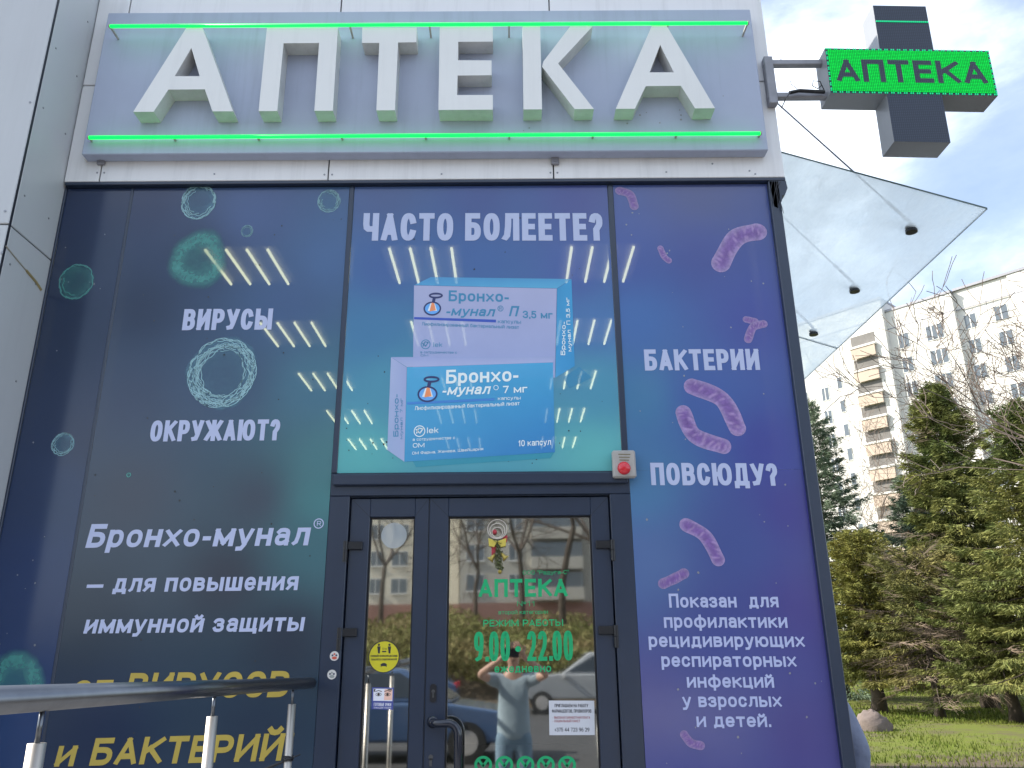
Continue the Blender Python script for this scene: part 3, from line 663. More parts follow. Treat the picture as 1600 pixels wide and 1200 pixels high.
# ---- bacteria: bent capsules with a pale rim
M_bac = pbr('bacterium_purple', (1, 1, 1, 1), .35, attr='print', var=.35, scale=60)
def bacterium(pts, wpx, seed, strong=1.0):
    rnd = random.Random(seed); p2 = []
    pp = [Vector(q2(p, YF)) for p in pts]
    for t in range(25):                                   # quadratic through the points
        s_ = t/24*(len(pp)-1); i = min(int(s_), len(pp)-2); f_ = s_-i
        p0, p1, p2_, p3 = pp[max(i-1, 0)], pp[i], pp[i+1], pp[min(i+2, len(pp)-1)]
        p2.append(.5*((2*p1)+(p2_-p0)*f_+(2*p0-5*p1+4*p2_-p3)*f_*f_+(3*p1-p0-3*p2_+p3)*f_**3))
    hw = (P(pts[0][0]+wpx/2, pts[0][1], YF)-P(*pts[0], YF)).length
    rows = []; n = len(p2)
    d0 = (p2[0]-p2[1]).normalized(); d1 = (p2[-1]-p2[-2]).normalized()
    seq = [(p2[0]+d0*hw*math.sin(a), hw*math.cos(a), -d0) for a in (1.5, 1.2, .9, .6, .3)]
    for i in range(n):
        d = (p2[min(i+1, n-1)]-p2[max(i-1, 0)]).normalized(); seq.append((p2[i], hw*(1+.03*math.sin(i*.5+seed)), d))
    seq += [(p2[-1]+d1*hw*math.sin(a), hw*math.cos(a), d1) for a in (.3, .6, .9, 1.2, 1.5)]
    lat = (-1, -.82, -.4, .1, .5, .85, 1); mb = MB(); cols = []
    rim = (.42*strong, .33*strong, .56*strong); body = (.22, .115, .38); lit = (.44*strong, .30*strong, .56*strong)
    for k, (c, h, d) in enumerate(seq):
        nn = Vector((-d.y, d.x))
        end = min(k, len(seq)-1-k)/5
        for q, l in enumerate(lat):
            v = c+nn*h*l; mb.v.append((v.x, YF+.0004+.00007*(seed % 7), v.y))
            t = abs(l)**2.2; base = [body[i]*(1-t)+rim[i]*t for i in range(3)]
            if end < 1: base = [base[i]*end+rim[i]*(1-end) for i in range(3)]
            j = rnd.uniform(.88, 1.12); sp = rnd.random() < .22
            cols.append([min(.9, (lit[i] if sp else base[i])*j) for i in range(3)])
    m_ = len(lat)
    for k in range(len(seq)-1):
        for q in range(m_-1): mb.f.append([k*m_+q, (k+1)*m_+q, (k+1)*m_+q+1, k*m_+q+1]); mb.mi.append(0)
    mb.build('bacterium_print', M_bac, right, cols=cols)
bacterium([(968, 298), (984, 304), (991, 322)], 14, 1, .8); bacterium([(1184, 362), (1150, 372), (1126, 412)], 29, 2)
bacterium([(1032, 388), (1038, 401), (1045, 407)], 10, 3, .9); bacterium([(1193, 506), (1177, 511), (1169, 530)], 13, 4, .9); bacterium([(1166, 499), (1180, 502)], 11, 41, .9)
bacterium([(1082, 604), (1128, 624), (1152, 668)], 27, 5); bacterium([(1068, 645), (1085, 680), (1130, 697)], 25, 6)
bacterium([(1072, 820), (1102, 838), (1122, 874)], 21, 7); bacterium([(1036, 912), (1054, 904), (1069, 896)], 16, 8, .8); bacterium([(1069, 1148), (1080, 1161), (1095, 1165)], 13, 9, .8)

# ---- medicine boxes print
def face(mb, cols, pts, cs, y):
    v = ppoly(pts, y); n = 8
    o = len(mb.v)
    for j in range(n+1):
        for i in range(n+1):
            a, b = i/n, j/n
            x = (v[0][0]*(1-a)+v[1][0]*a)*(1-b)+(v[3][0]*(1-a)+v[2][0]*a)*b; z = (v[0][1]*(1-a)+v[1][1]*a)*(1-b)+(v[3][1]*(1-a)+v[2][1]*a)*b
            mb.v.append((x, y, z)); cols.append([(cs[0][k]*(1-a)+cs[1][k]*a)*(1-b)+(cs[3][k]*(1-a)+cs[2][k]*a)*b for k in range(3)])
    for j in range(n):
        for i in range(n): q = o+j*(n+1)+i; mb.f.append([q+n+1, q+n+2, q+1, q]); mb.mi.append(0)
c_ = lambda r, g, b: rgb(r, g, b, 1.45)
yA = YF
mb = MB(); cols = []
face(mb, cols, [(880, 590), (905, 573), (925, 590), (890, 607)], [c_(62,130,165)]*4, yA+.0003)
face(mb, cols, [(640, 712), (868, 704), (860, 716), (650, 730)], [c_(60,140,160)]*4, yA+.0003)
mb.build('medicine_box_shadow_print', M_over, mid, cols=cols)
mb = MB(); cols = []
wA, wB = c_(165, 168, 198), c_(150, 160, 200)
face(mb, cols, [(647, 446), (870, 451), (867, 590), (645, 590)], [wA, wA, wB, wB], yA)
face(mb, cols, [(673, 433), (893, 436), (870, 450.6), (647, 445.6)], [c_(75,140,185), c_(80,150,190), c_(90,165,200), c_(80,150,195)], yA)
face(mb, cols, [(870.5, 451), (893, 436.5), (898, 572), (868, 590)], [c_(60,140,185), c_(65,150,195), c_(60,140,190), c_(70,150,200)], yA)
mb.build('medicine_box_print', M_over, mid, cols=cols)
mb = MB(); cols = []
yB_ = yA-.0008
face(mb, cols, [(611, 558), (866, 557), (864, 566), (636, 573.6)], [c_(150,160,200), c_(150,160,195), c_(165,172,205), c_(165,172,205)], yB_)
face(mb, cols, [(636, 574), (864, 566.3), (867, 706.6), (632, 721.5)], [c_(78,160,200), c_(72,158,200), c_(58,120,180), c_(70,145,190)], yB_)
face(mb, cols, [(611, 558.3), (635.7, 574), (631.7, 721.5), (605, 703)], [c_(168,175,208), c_(150,160,198), c_(160,170,205), c_(150,165,200)], yB_)
mb.build('medicine_box_print', M_over, mid, cols=cols)
M_teal = pbr('ink_teal', rgb(60, 132, 172, 1.1), .4); M_blue = pbr('ink_blue', rgb(50, 75, 160, 1.4), .4); M_pale = pbr('ink_pale', rgb(185, 205, 228, 1.7), .4)
M_orange = pbr('ink_orange', rgb(225, 120, 80, 1.6), .4); M_dk = pbr('ink_navy', rgb(40, 50, 95, 1.3), .4); M_sky = pbr('ink_sky', rgb(90, 150, 210, 1.4), .4); M_mid = pbr('ink_mid_blue', rgb(60, 120, 185, 1.3), .4)
y1 = yA-.0006; mb = Lines()
T(mb, 'Бронхо-', (701, 470.6), (795, 472), 17, y1, .0022); T(mb, '-мунал', (696, 493), (775, 494.5), 15, y1, .002, .25); ringflat(mb, 782, 482, 4.6, 1, y1)
T(mb, 'R', (780, 484.6), (784, 484.6), 5, y1, .0003)
T(mb, 'П', (795, 494), (811.5, 494.3), 16, y1, .0025, .25); T(mb, '3,5 мг', (817, 497), (863.5, 498), 11.5, y1, .0016)
T(mb, 'капсулы', (778, 505), (814, 505.8), 6, y1, .0003); T(mb, 'Лиофилизированный бактериальный лизат', (659, 508.5), (811, 514), 5.5, y1, .0003)
T(mb, 'lek', (677, 542), (691, 542), 7, y1, .0006); T(mb, 'в сотрудничестве с', (657, 552), (714, 552.6), 4, y1, .0002); T(mb, 'ОМ', (657, 556.8), (669, 557), 3.4, y1, .0002)
ringflat(mb, 665, 538, 7.5, 1.2, y1); stroke(mb, [q2((660, 536), y1), q2((665, 541), y1), q2((669, 535), y1), q2((664, 534), y1), q2((661, 541), y1)], .005, y1-.0002)
mb.build('lettering', M_teal, mid)
mb = MB(); mb.flat(ppoly([(647, 495.3), (775, 499.5), (775, 503.8), (647, 498.8)], y1), y1); mb.build('stripe_print', M_blue, mid)
def flask(cx, cy, s, y):
    p = lambda x, z: (cx+x*s, cy+z*s)
    mb = MB(); mb.flat(circ(*p(0, 6), 14*s, y, ry=11*s), y); mb.flat(ppoly([p(-2, -6), p(3, -6), p(8, 10), p(-8, 10)], y-.0002), y-.0002, 2)
    mb.flat(ppoly([p(-1, -4), p(3, -4), p(6, 9), p(-5, 11)], y-.0004), y-.0004, 1); ringflat(mb, *p(0, 6), 15*s, 2.6*s, y-.0003, 3, ry=12*s)
    mb.flat(ppoly([p(1, -14), p(6, -13), p(4, -3), p(-1, -4)], y-.0005), y-.0005, 3); ringflat(mb, *p(6, -16), 12*s, 3.2*s, y-.0006, 3, ry=5*s)
    mb.build('emblem', [M_sky, M_orange, M_pale, M_dk], mid)
flask(675.5, 476.5, .92, y1); 
y2 = yB_-.0006
flask(668, 609.5, 1.05, y2)
mb = Lines()
T(mb, 'Бронхо-', (697, 599.5), (810, 595.5), 21.5, y2, .0028); T(mb, '-мунал', (690, 617.5), (768, 615.5), 16, y2, .0022, .25); ringflat(mb, 775, 605.6, 4, .9, y2)
T(mb, '7 мг', (786, 614.5), (824, 613), 11.5, y2, .0016); T(mb, 'капсулы', (778, 625.2), (813.5, 624), 5.5, y2, .0003)
T(mb, 'Лиофилизированный бактериальный лизат', (648, 641), (812, 633), 6.2, y2, .0003)
ringflat(mb, 655.5, 673.7, 9, 1.4, y2); stroke(mb, [q2((650, 671), y2), q2((656, 677), y2), q2((661, 670), y2), q2((654, 669), y2), q2((651, 677), y2)], .006, y2-.0002)
T(mb, 'lek', (667, 677), (685, 676.5), 9, y2, .0009); T(mb, 'в сотрудничестве с', (645, 689), (711, 686), 4.6, y2, .0002); T(mb, 'ОМ', (645, 699.5), (663, 699), 7, y2, .0004)
T(mb, 'ОМ Фарма, Женева, Швейцария', (644, 710.5), (755, 703.5), 4.6, y2, .0002); T(mb, '10 капсул', (810, 697.5), (861, 695), 9.5, y2, .0010)
mb.build('lettering', M_pale, mid)
mb = MB(); mb.flat(ppoly([(636, 628.3), (773, 622), (773, 625.8), (636, 632.3)], y2), y2); mb.build('stripe_print', M_mid, mid)
mb = Lines()
def vert(mbx, s, x0, yb, x1, yt, cap, y):
    A, B = P(x0, yb, y), P(x1, yt, y); c = P(x0-cap, yb, y); ex = (B-A).normalized(); text3(mbx, s, A, B, Vector((-ex.z, 0, ex.x))*(c-A).length, y, .0012)
vert(mb, 'Бронхо-', 622.5, 682, 623, 616, 8, y2); vert(mb, 'мунал  7 мг', 629, 686, 629.5, 622, 4.5, y2); mb.build('lettering', M_teal, mid)
mb = Lines(); vert(mb, 'Бронхо-', 883, 555, 884, 503, 7, y1); vert(mb, 'мунал  П 3,5 мг', 893, 549, 889.5, 465, 6, y1); mb.build('lettering', M_pale, mid)

# ================================================================== MAIN SIGN
YS = -.11
sg = thing('shop_sign', 'big grey fascia sign with six white box letters and two green light tubes', 'shop sign', (-.45, YS, 4.4))
a, b = P(163, 20, YS), P(1202, 233, YS)
sx0, sx1, sz0, sz1 = P(128, 236, YS).x, P(1201, 236, YS).x, P(660, 238, YS).z, P(660, 17, YS).z
mb = MB(); mb.box(sx0, YS, sz0, sx1, YB-.002, sz1, b=.005); mb.build('sign_panel', M_sign, sg)
MB().box(sx0-.012, YB-.03, sz0+.0, sx0-.001, YB-.0015, sz1, b=.003).build('edge_trim', M_clad, sg)
YL = YS-.001; DL = .10; yl = YL-DL
LET = [([[(292,42),(316,42),(364,174),(332,174),(320,139.5),(263,140),(240,174.5),(208,174.5)]], [(299,75),(312,119),(273,119)]),
 ([[(417,43),(528,43),(520,174),(491,174.5),(498.6,67),(443,67.5),(433,174.5),(404,174.5)]], None),
 ([[(566,43),(651,43),(650.5,66),(622,66.3),(617,173),(588,173.5),(592.6,67),(565.6,67)]], None),
 ([[(687,42),(770,42),(770,65),(716,65.3),(715.6,94),(768,94.3),(768,117.5),(715,118),(714,148.5),(770,148.3),(770,172),(685,172.7)]], None),
 ([[(816.5,41),(844,41),(847,170.7),(818,171)], [(891,41),(926,41),(872,99),(928,170),(898,171),(847,104),(849,96)]], None),
 ([[(1019,39),(1041,39),(1117,167),(1086,168),(1064,134),(1009,134.5),(992,169),(962,170)]], [(1031.5,70),(1053,113),(1015,113)])]
def snap(p):   # facade-plane outline; the run of letters sits on one straight baseline
    v = P(p[0], p[1], yl); return [v.x, v.z]
zb_ = sum(P(x, y, yl).z for x, y in ((208,174.5),(404,174.5),(588,173.3),(685,172.5),(818,171),(962,170),(1117,167)))/7
for polys, hole in LET:
    mb = MB()
    for poly in polys:
        pts = [snap(p) for p in poly]
        for p in pts:
            if abs(p[1]-zb_) < .03: p[1] = zb_
        if hole:
            h = [snap(p) for p in hole]; n = len(pts)
            # front face split round the counter: left part, right part
            o = len(mb.v); allp = pts+h
            mb.add([(p[0], yl, p[1]) for p in allp]+[(p[0], YL, p[1]) for p in allp], [])
            # pts: 0 TL 1 TR 2 BRo 3 BRi 4 bar R 5 bar L 6 BLi 7 BLo ; hole 8 top 9 right 10 left
            for f in ((1, 0, 8), (1, 8, 9), (0, 10, 8), (9, 2, 1), (9, 4, 2), (4, 3, 2), (9, 10, 5), (9, 5, 4), (10, 0, 7), (10, 7, 5), (5, 7, 6)):
                mb.f.append([o+i for i in f]); mb.mi.append(0)
            m_ = len(allp)
            for ring_ in (list(range(n)), [8, 9, 10]):
                for i in range(len(ring_)):
                    a_, b_ = ring_[i], ring_[(i+1) % len(ring_)]; mb.f.append([o+a_, o+b_, o+m_+b_, o+m_+a_]); mb.mi.append(1)
        else:
            mb.prism(pts, yl, YL, 0, 1)
    o = mb.build('letter', [M_letter, M_letterside], sg)
for (x0, y0), (x1, y1_), yy in (((172, 41), (1168, 36), yl-.004), ((139, 215), (1188, 208.5), YS-.035)):
    a = P(x0, y0, yy); b = P(x1, y1_, yy); z = (a.z+b.z)/2
    mb = MB(); mb.tube([(a.x, yy, a.z), (b.x, yy, b.z)], .0100, 12); lt = mb.build('light_tube', M_led, sg, smooth=True)
    mb = MB()
    for t in [i/8 for i in range(9)]:
        x = a.x+(b.x-a.x)*t; zz = a.z+(b.z-a.z)*t
        mb.box(x-.005, yy+.010, zz-.004, x+.005, YS-.0005, zz+.006)
    for e in (a, b): mb.disc((e.x-.006 if e is a else e.x-.002, yy, e.z), .0120, (1, 0, 0), .008, 12)
    mb.build('tube_holder', M_grey, sg)
mb = MB()
for px, py in ((1130, 150), (818, 204), (827, 200), (1000, 180), (1010, 176), (1062, 172), (1064, 180), (1064, 187), (980, 193), (1031, 192)):
    p = P(px, py, YS); mb.disc((p.x, YS-.0004, p.z), random.uniform(.003, .007), (0, -1, 0), .001, 7)
mb.build('dirt_speck', M_screw, sg)

# ================================================================== LED CROSS
yc = -.13; CX, CZ = P(1415, 116, yc).x, P(1420, 116, yc).z
cr_ = thing('pharmacy_cross', 'dark cross shaped sign with a lit green panel on arms beyond the building corner', 'cross sign', (2.378, yc+.07, 4.868))
cr_.rotation_euler = (0, R(1.6), R(0))
A_, W_ = .485, .160; D_ = .075
mb = MB(); cross = [(-W_, A_), (W_, A_), (W_, W_), (A_, W_), (A_, -W_), (W_, -W_), (W_, -A_), (-W_, -A_), (-W_, -W_), (-A_, -W_), (-A_, W_), (-W_, W_)]
mb.prism(cross, -D_, D_, 1, 0)
M_case = pbr('cross_case', (.27, .285, .31, 1), .4, metal=.15, var=.12)
dotm = bpy.data.materials.new('led_matrix_off'); dotm.use_nodes = True; t = dotm.node_tree; b = t.nodes['Principled BSDF']; b.inputs['Roughness'].default_value = .45
tc = N(t, 'ShaderNodeTexCoord'); br = N(t, 'ShaderNodeTexBrick', offset=0, inp={'Scale': 1, 'Mortar Size': .0022, 'Brick Width': .0115, 'Row Height': .0115, 'Color1': (.035, .05, .085, 1), 'Color2': (.03, .045, .08, 1), 'Mortar': (.012, .018, .035, 1)})
mpp = N(t, 'ShaderNodeMapping', inp={'Rotation': (R(90), 0, 0)}); t.links.new(tc.outputs['Object'], mpp.inputs[0]); t.links.new(mpp.outputs[0], br.inputs[0]); t.links.new(br.outputs[0], b.inputs['Base Color'])
local('cross_body', mb, [M_case, dotm], cr_)
ledm = bpy.data.materials.new('led_matrix_green'); ledm.use_nodes = True; t = ledm.node_tree; b = t.nodes['Principled BSDF']; b.inputs['Base Color'].default_value = (.005, .02, .01, 1); b.inputs['Specular IOR Level'].default_value = .1; b.inputs['Roughness'].default_value = .7
tc = N(t, 'ShaderNodeTexCoord'); mpp = N(t, 'ShaderNodeMapping', inp={'Rotation': (R(90), 0, 0)}); br = N(t, 'ShaderNodeTexBrick', offset=0, inp={'Scale': 1, 'Mortar Size': .0019, 'Mortar Smooth': .6, 'Brick Width': .0105, 'Row Height': .0105, 'Color1': (.0, .9, .07, 1), 'Color2': (.0, .68, .05, 1), 'Mortar': (.0, .10, .03, 1)})
t.links.new(tc.outputs['Object'], mpp.inputs[0]); t.links.new(mpp.outputs[0], br.inputs[0]); t.links.new(br.outputs[0], b.inputs['Emission Color']); b.inputs['Emission Strength'].default_value = .48
mb = MB(); mb.box(-A_+.014, -D_-.004, -W_+.014, A_-.014, -D_-.0005, W_-.014); disp = local('led_display', mb, ledm, cr_)
mb = MB(); bz = .0115
nd = int((2*A_)/.0125)
for k in range(nd+1):                              # dashed running border of single lamps
    x = -A_+.006+(2*A_-.012)*k/nd
    for z in (W_-.006, -W_+.006):
        if k % 3: mb.box(x-.003, -D_-.005, z-.004, x+.003, -D_-.0006, z+.004)
for k in range(int(2*W_/.0125)+1):
    z = -W_+.006+(2*W_-.012)*k/(int(2*W_/.0125))
    for x in (A_-.006, -A_+.006):
        if k % 3: mb.box(x-.004, -D_-.005, z-.003, x+.004, -D_-.0006, z+.003)
for k in range(26):
    x = -W_+.008+(2*W_-.016)*k/25; mb.box(x-.0042, -D_-.004, .360, x+.0042, -D_-.0006, .369)
local('led_border', mb, emit('led_green_dim', (0, .75, .3, 1), .35), cr_)
mb = MB(); text3(mb, 'АПТЕКА', (-.44, 0, -.082), (.44, 0, -.082), (0, 0, .160), -D_-.0055, .0085); local('display_lettering', mb, dotm, disp)
# arms
mb = MB(); bx = 1.605
for py in (100, 151):
    p = P(1240, py, yc+.07); mb.box(1.545, yc+.05, p.z-.018, 1.905, yc+.09, p.z+.018, b=.004)
zt, zb2 = P(1240, 94, yc+.07).z, P(1240, 158, yc+.07).z
mb.box(1.548, yc+.045, zb2-.03, 1.60, yc+.095, zt+.012, b=.004)
mb.tube([(1.60, yc+.07, zt-.04), (1.66, yc+.07, zt-.005)], .012, 6); mb.build('bracket_arm', M_galv, cr_)
for ch in cr_.children:
    if ch.name.startswith('bracket'): 
        ch.location = (0, 0, 0); ch.matrix_parent_inverse = (Matrix.Translation(cr_.location) @ cr_.rotation_euler.to_matrix().to_4x4()).inverted()
mb = MB(); z2 = P(1240, 151, yc+.07).z
mb.tube([(1.66, yc+.02, z2-.012), (1.72, yc+.022, z2+.004), (1.80, yc+.02, z2-.004), (1.87, yc+.03, z2)], .011, 8, 0)
mb.tube([(1.86, yc+.01, z2), (1.84, yc-.0, z2+.05), (1.80, yc, z2+.055), (1.79, yc, z2+.02), (1.82, yc, z2+.0), (1.85, yc+.01, z2+.03)], .003, 6, 0)
mb.tube([(1.72, yc+.01, z2), (1.66, yc, z2-.02), (1.625, yc, z2-.07), (1.60, yc+.02, z2-.12)], .0032, 6, 0)
mb.tube([(1.70, yc, z2), (1.67, yc, z2+.03), (1.665, yc, z2+.06)], .002, 5, 0)
o = mb.build('cable', M_black, cr_); o.location = (0, 0, 0); o.matrix_parent_inverse = (Matrix.Translation(cr_.location) @ cr_.rotation_euler.to_matrix().to_4x4()).inverted()

# ================================================================== GLASS CANOPY
can = thing('glass_canopy', 'milky glass canopy hung on steel rods from the side wall beyond the corner', 'canopy', (1.6, .1, 4.48))
M_milk = bpy.data.materials.new('milky_glass'); M_milk.use_nodes = True; t = M_milk.node_tree; t.nodes.clear(); Lk = t.links.new
o_ = N(t, 'ShaderNodeOutputMaterial'); tr = N(t, 'ShaderNodeBsdfTransparent'); tr.inputs[0].default_value = (.95, .985, .975, 1); tl = N(t, 'ShaderNodeBsdfTranslucent'); tl.inputs[0].default_value = (.93, .96, .96, 1)
df = N(t, 'ShaderNodeBsdfDiffuse'); df.inputs[0].default_value = (.85, .9, .9, 1); gl = N(t, 'ShaderNodeBsdfGlossy', inp={'Roughness': .05})
tc = N(t, 'ShaderNodeTexCoord'); n = N(t, 'ShaderNodeTexNoise', inp={'Scale': 2.2, 'Detail': 9, 'Roughness': .65}); mpq = N(t, 'ShaderNodeMapping', inp={'Scale': (3.0, .8, 1)}); Lk(tc.outputs['Object'], mpq.inputs[0]); Lk(mpq.outputs[0], n.inputs[0])
r = N(t, 'ShaderNodeMapRange', inp={'From Min': .35, 'From Max': .7, 'To Min': .44, 'To Max': .72}); Lk(n.outputs[0], r.inputs[0])
x0 = N(t, 'ShaderNodeMixShader', inp={0: .22}); Lk(tl.outputs[0], x0.inputs[1]); Lk(df.outputs[0], x0.inputs[2])
x1 = N(t, 'ShaderNodeMixShader'); Lk(r.outputs[0], x1.inputs[0]); Lk(tr.outputs[0], x1.inputs[1]); Lk(x0.outputs[0], x1.inputs[2])
x2 = N(t, 'ShaderNodeMixShader', inp={0: .05}); Lk(x1.outputs[0], x2.inputs[1]); Lk(gl.outputs[0], x2.inputs[2]); Lk(x2.outputs[0], o_.inputs[0])
M_edge = pbr('glass_edge', (.05, .09, .085, 1), .2)
cz = lambda x: 4.483-.339*(x-1.635)
XO = 2.81
for (y0, y1_) in ((.10, 2.355), (2.362, 3.50)):
    mb = MB(); x0_, x1_ = 1.605, XO; h = .006
    vs_ = [(x0_, y0, cz(x0_)), (x1_, y0, cz(x1_)), (x1_, y1_, cz(x1_)), (x0_, y1_, cz(x0_))]
    mb.add(vs_+[(v[0], v[1], v[2]+2*h) for v in vs_], [(0, 3, 2, 1), (4, 5, 6, 7)], 0); k = len(mb.v)-8
    for i in range(4): mb.f.append([k+i, k+(i+1) % 4, k+4+(i+1) % 4, k+4+i]); mb.mi.append(1)
    mb.build('glass_pane', [M_milk, M_edge], can)
for y in (.48, 1.36, 2.2, 2.62):
    X = 2.557; z = cz(X); mb = MB()
    mb.disc((X, y, z-.022), .036, (0, 0, 1), .02, 20); mb.disc((X, y, z+.014), .032, (0, 0, 1), .012, 20)
    mb.tube([(X, y, z+.02), (X, y, z+.055)], .011, 10); mb.build('glass_clamp', M_black, can)
    mb = MB(); top = Vector((1.60, y, 5.40)); bot = Vector((X, y, z+.052)); q = bot+(top-bot)*.13
    mb.tube([bot, q], .011, 8); mb.tube([q, top], .0055, 8); mb.build('tie_rod', M_galv, can)
mb = MB()
for y in (.48, 1.36, 2.2, 2.62): mb.box(1.6005, y-.03, 5.36, 1.608, y+.03, 5.45)
mb.box(1.6005, .1, 4.46, 1.625, 3.5, 4.489); mb.build('wall_bracket', M_galv, can)

# ================================================================== SMALL THINGS ON THE FACADE
p0, p1 = P(958.5, 746, -.06), P(992.5, 703, -.06)
al = thing('alarm_siren', 'grey alarm box with a red dome at the lower right corner of the box poster', 'alarm box', ((p0.x+p1.x)/2, -.03, p0.z))
mb = MB(); mb.box(p0.x, -.06, p0.z, p1.x, -.0205, p1.z, b=.008); mb.build('housing', M_grey, al)
c = P(975, 731.5, -.06); mb = MB(); mb.ball((c.x, -.061, c.z), .0335, 20, (1, .62, 1)); mb.build('red_dome', M_red, al, smooth=True)
mb = MB()
for k, zz in enumerate((709, 713.5, 718)): mb.flat(ppoly([(966+k, zz), (985-k, zz+.3), (985-k, zz+1.8), (966+k, zz+1.5)], -.0605), -.0605)
mb.build('printed_lines', pbr('ink_olive', (.16, .13, .06, 1), .6), al)

ys = YD+.0268
def sticker(name, label, cat, px, py): return thing(name, label, cat, tuple(P(px, py, ys)))
st = sticker('round_sticker', 'round yellow distance and mask sticker on the narrow door glass', 'sticker', 600, 1026)
mb = MB(); mb.flat(circ(600, 1026, 24, ys, 36, 25), ys); mb.build('sticker_disc', M_yellow, st)
mb = MB(); y3 = ys-.0006
ringflat(mb, 600, 1026, 24.2, 1.2, y3, ry=25.2)
for sx_ in (592, 608.5):
    mb.flat(circ(sx_, 1007.5, 1.8, y3, 12), y3); mb.flat(ppoly([(sx_-2.6, 1010), (sx_+2.6, 1010), (sx_+1.8, 1016), (sx_+1.4, 1021), (sx_-1.4, 1021), (sx_-1.8, 1016)], y3), y3)
mb.flat(ppoly([(597, 1017), (603.5, 1017), (603.5, 1019), (597, 1019)], y3), y3)
T(mb, '1,5 м', (597, 1015), (604, 1015), 3, y3, .0002)
T(mb, 'СОБЛЮДАЙТЕ БЕЗОПАСНУЮ ДИСТАНЦИЮ', (579, 1026.5), (621, 1026.2), 3, y3, .0003); T(mb, 'ПОЛЬЗУЙТЕСЬ ЗАЩИТНОЙ МАСКОЙ', (580, 1032), (620, 1031.6), 3, y3, .0003)
mb.flat(ppoly([(594.5, 1038), (598, 1036), (602, 1036), (604.5, 1038), (604, 1042), (595, 1042)], y3), y3); mb.build('printed_symbols', M_ink, st)
mb = MB(); y4 = y3-.0004; mb.flat(ppoly([(596, 1041), (603, 1041), (602.5, 1046), (599.5, 1049), (596.5, 1046)], y4), y4); mb.build('printed_mask', M_yellow, st)
st = sticker('square_sticker', 'small blue sticker with a pair of eyes low on the narrow door glass', 'sticker', 598, 1091)
mb = MB(); mb.flat(ppoly([(581.5, 1074), (615.5, 1074.5), (614, 1109), (580.5, 1108)], ys), ys); mb.build('sticker_sheet', pbr('sticker_blue', rgb(55, 65, 130, 1.4), .5), st)
mb = MB(); mb.flat(ppoly([(583.5, 1076), (613.5, 1076.3), (613, 1095.5), (583, 1095)], ys-.0005), ys-.0005)
T(mb, 'ГОТОВЫЕ ОЧКИ', (584, 1103), (611, 1103.4), 5, ys-.0005, .0006); T(mb, 'ОЧКИ ДЛЯ ЧТЕНИЯ', (584, 1107), (611, 1107.4), 2.6, ys-.0005, .0002); mb.build('sticker_print', pbr('sticker_white', rgb(185, 185, 205, 1.7), .5), st)
mb = MB(); y5 = ys-.001
mb.flat(ppoly([(601, 1077), (613, 1077), (612.5, 1094), (600, 1094)], y5+.0002), y5+.0002, 1)
for ex_ in (591.5, 605.5):
    mb.flat(circ(ex_, 1085, 2.0, y5, 14), y5); ringflat(mb, ex_, 1085, 4.6, .7, y5, ry=2.7); stroke(mb, [q2((ex_-5, 1080.5), y5), q2((ex_, 1079), y5), q2((ex_+5, 1080.5), y5)], .003, y5)
mb.flat(ppoly([(584, 1076.6), (587, 1076.6), (585.5, 1081), (584, 1081)], y5), y5); mb.flat(ppoly([(605, 1076.6), (612.5, 1076.6), (612, 1079), (607, 1078.5)], y5), y5)
mb.build('printed_eyes', [pbr('ink_brown', (.05, .03, .025, 1), .6), pbr('skin_print', rgb(205, 165, 150, 1.5), .6)], st)
M_frost = pbr('frosted_white', (.62, .68, .72, 1), .5, see=.55)
st = sticker('round_sticker', 'plain pale round sticker at the top of the narrow door glass', 'sticker', 615.6, 836.6)
mb = MB(); mb.flat(circ(615.6, 836.6, 20, ys, 36), ys); mb.build('sticker_disc', M_frost, st)
yj = -.0025
for (px, py, lab, cl) in ((522.5, 1025, 'tiny round red and white sticker on the left door jamb, upper of the two', (.6, .10, .06, 1)), (518.6, 1054, 'tiny round grey sticker on the left door jamb, lower of the two', (.30, .32, .30, 1))):
    p = P(px, py, yj); st = thing('round_sticker', lab, 'sticker', tuple(p))
    mb = MB(); mb.disc((p.x, yj-.0002, p.z), .0215, (0, -1, 0), .001, 22); mb.build('sticker_disc', pbr('sticker_rim', (.62, .60, .58, 1), .5), st)
    mb = MB(); mb.flat(circ(px, py+3, 4, yj-.0016, 14, 2.4), yj-.0016); mb.flat(circ(px-3, py-1, 1.6, yj-.0016, 10), yj-.0016, 1); mb.flat(circ(px+3, py-1, 1.6, yj-.0016, 10), yj-.0016, 1); mb.flat(circ(px, py-3, 1.6, yj-.0016, 10), yj-.0016)
    mb.build('sticker_print', [pbr('ink_spot', cl, .6), pbr('ink_spot_dark', (.06, .06, .10, 1), .6)], st)
nt_ = thing('paper_notice', 'white job notice with a phone number taped low on the wide door glass', 'notice', tuple(P(893, 1148, ys)))
mb = MB(); yn = ys-.0004; mb.flat(ppoly([(857.5, 1094.6), (928.5, 1094.8), (929.5, 1148.5), (858.5, 1148.7)], yn), yn); mb.build('paper_sheet', M_paper, nt_)
mb = Lines(); yn2 = yn-.0006
T(mb, 'ПРИГЛАШАЕМ НА РАБОТУ', (866.6, 1105), (919, 1105), 5.2, yn2, .0004); T(mb, 'ФАРМАЦЕВТОВ, ПРОВИЗОРОВ', (862.5, 1113.6), (924, 1113.6), 5.2, yn2, .0004); T(mb, '+375 44 723 96 29', (866.5, 1143), (921, 1143), 6, yn2, .0006); mb.build('printed_text', M_ink, nt_)
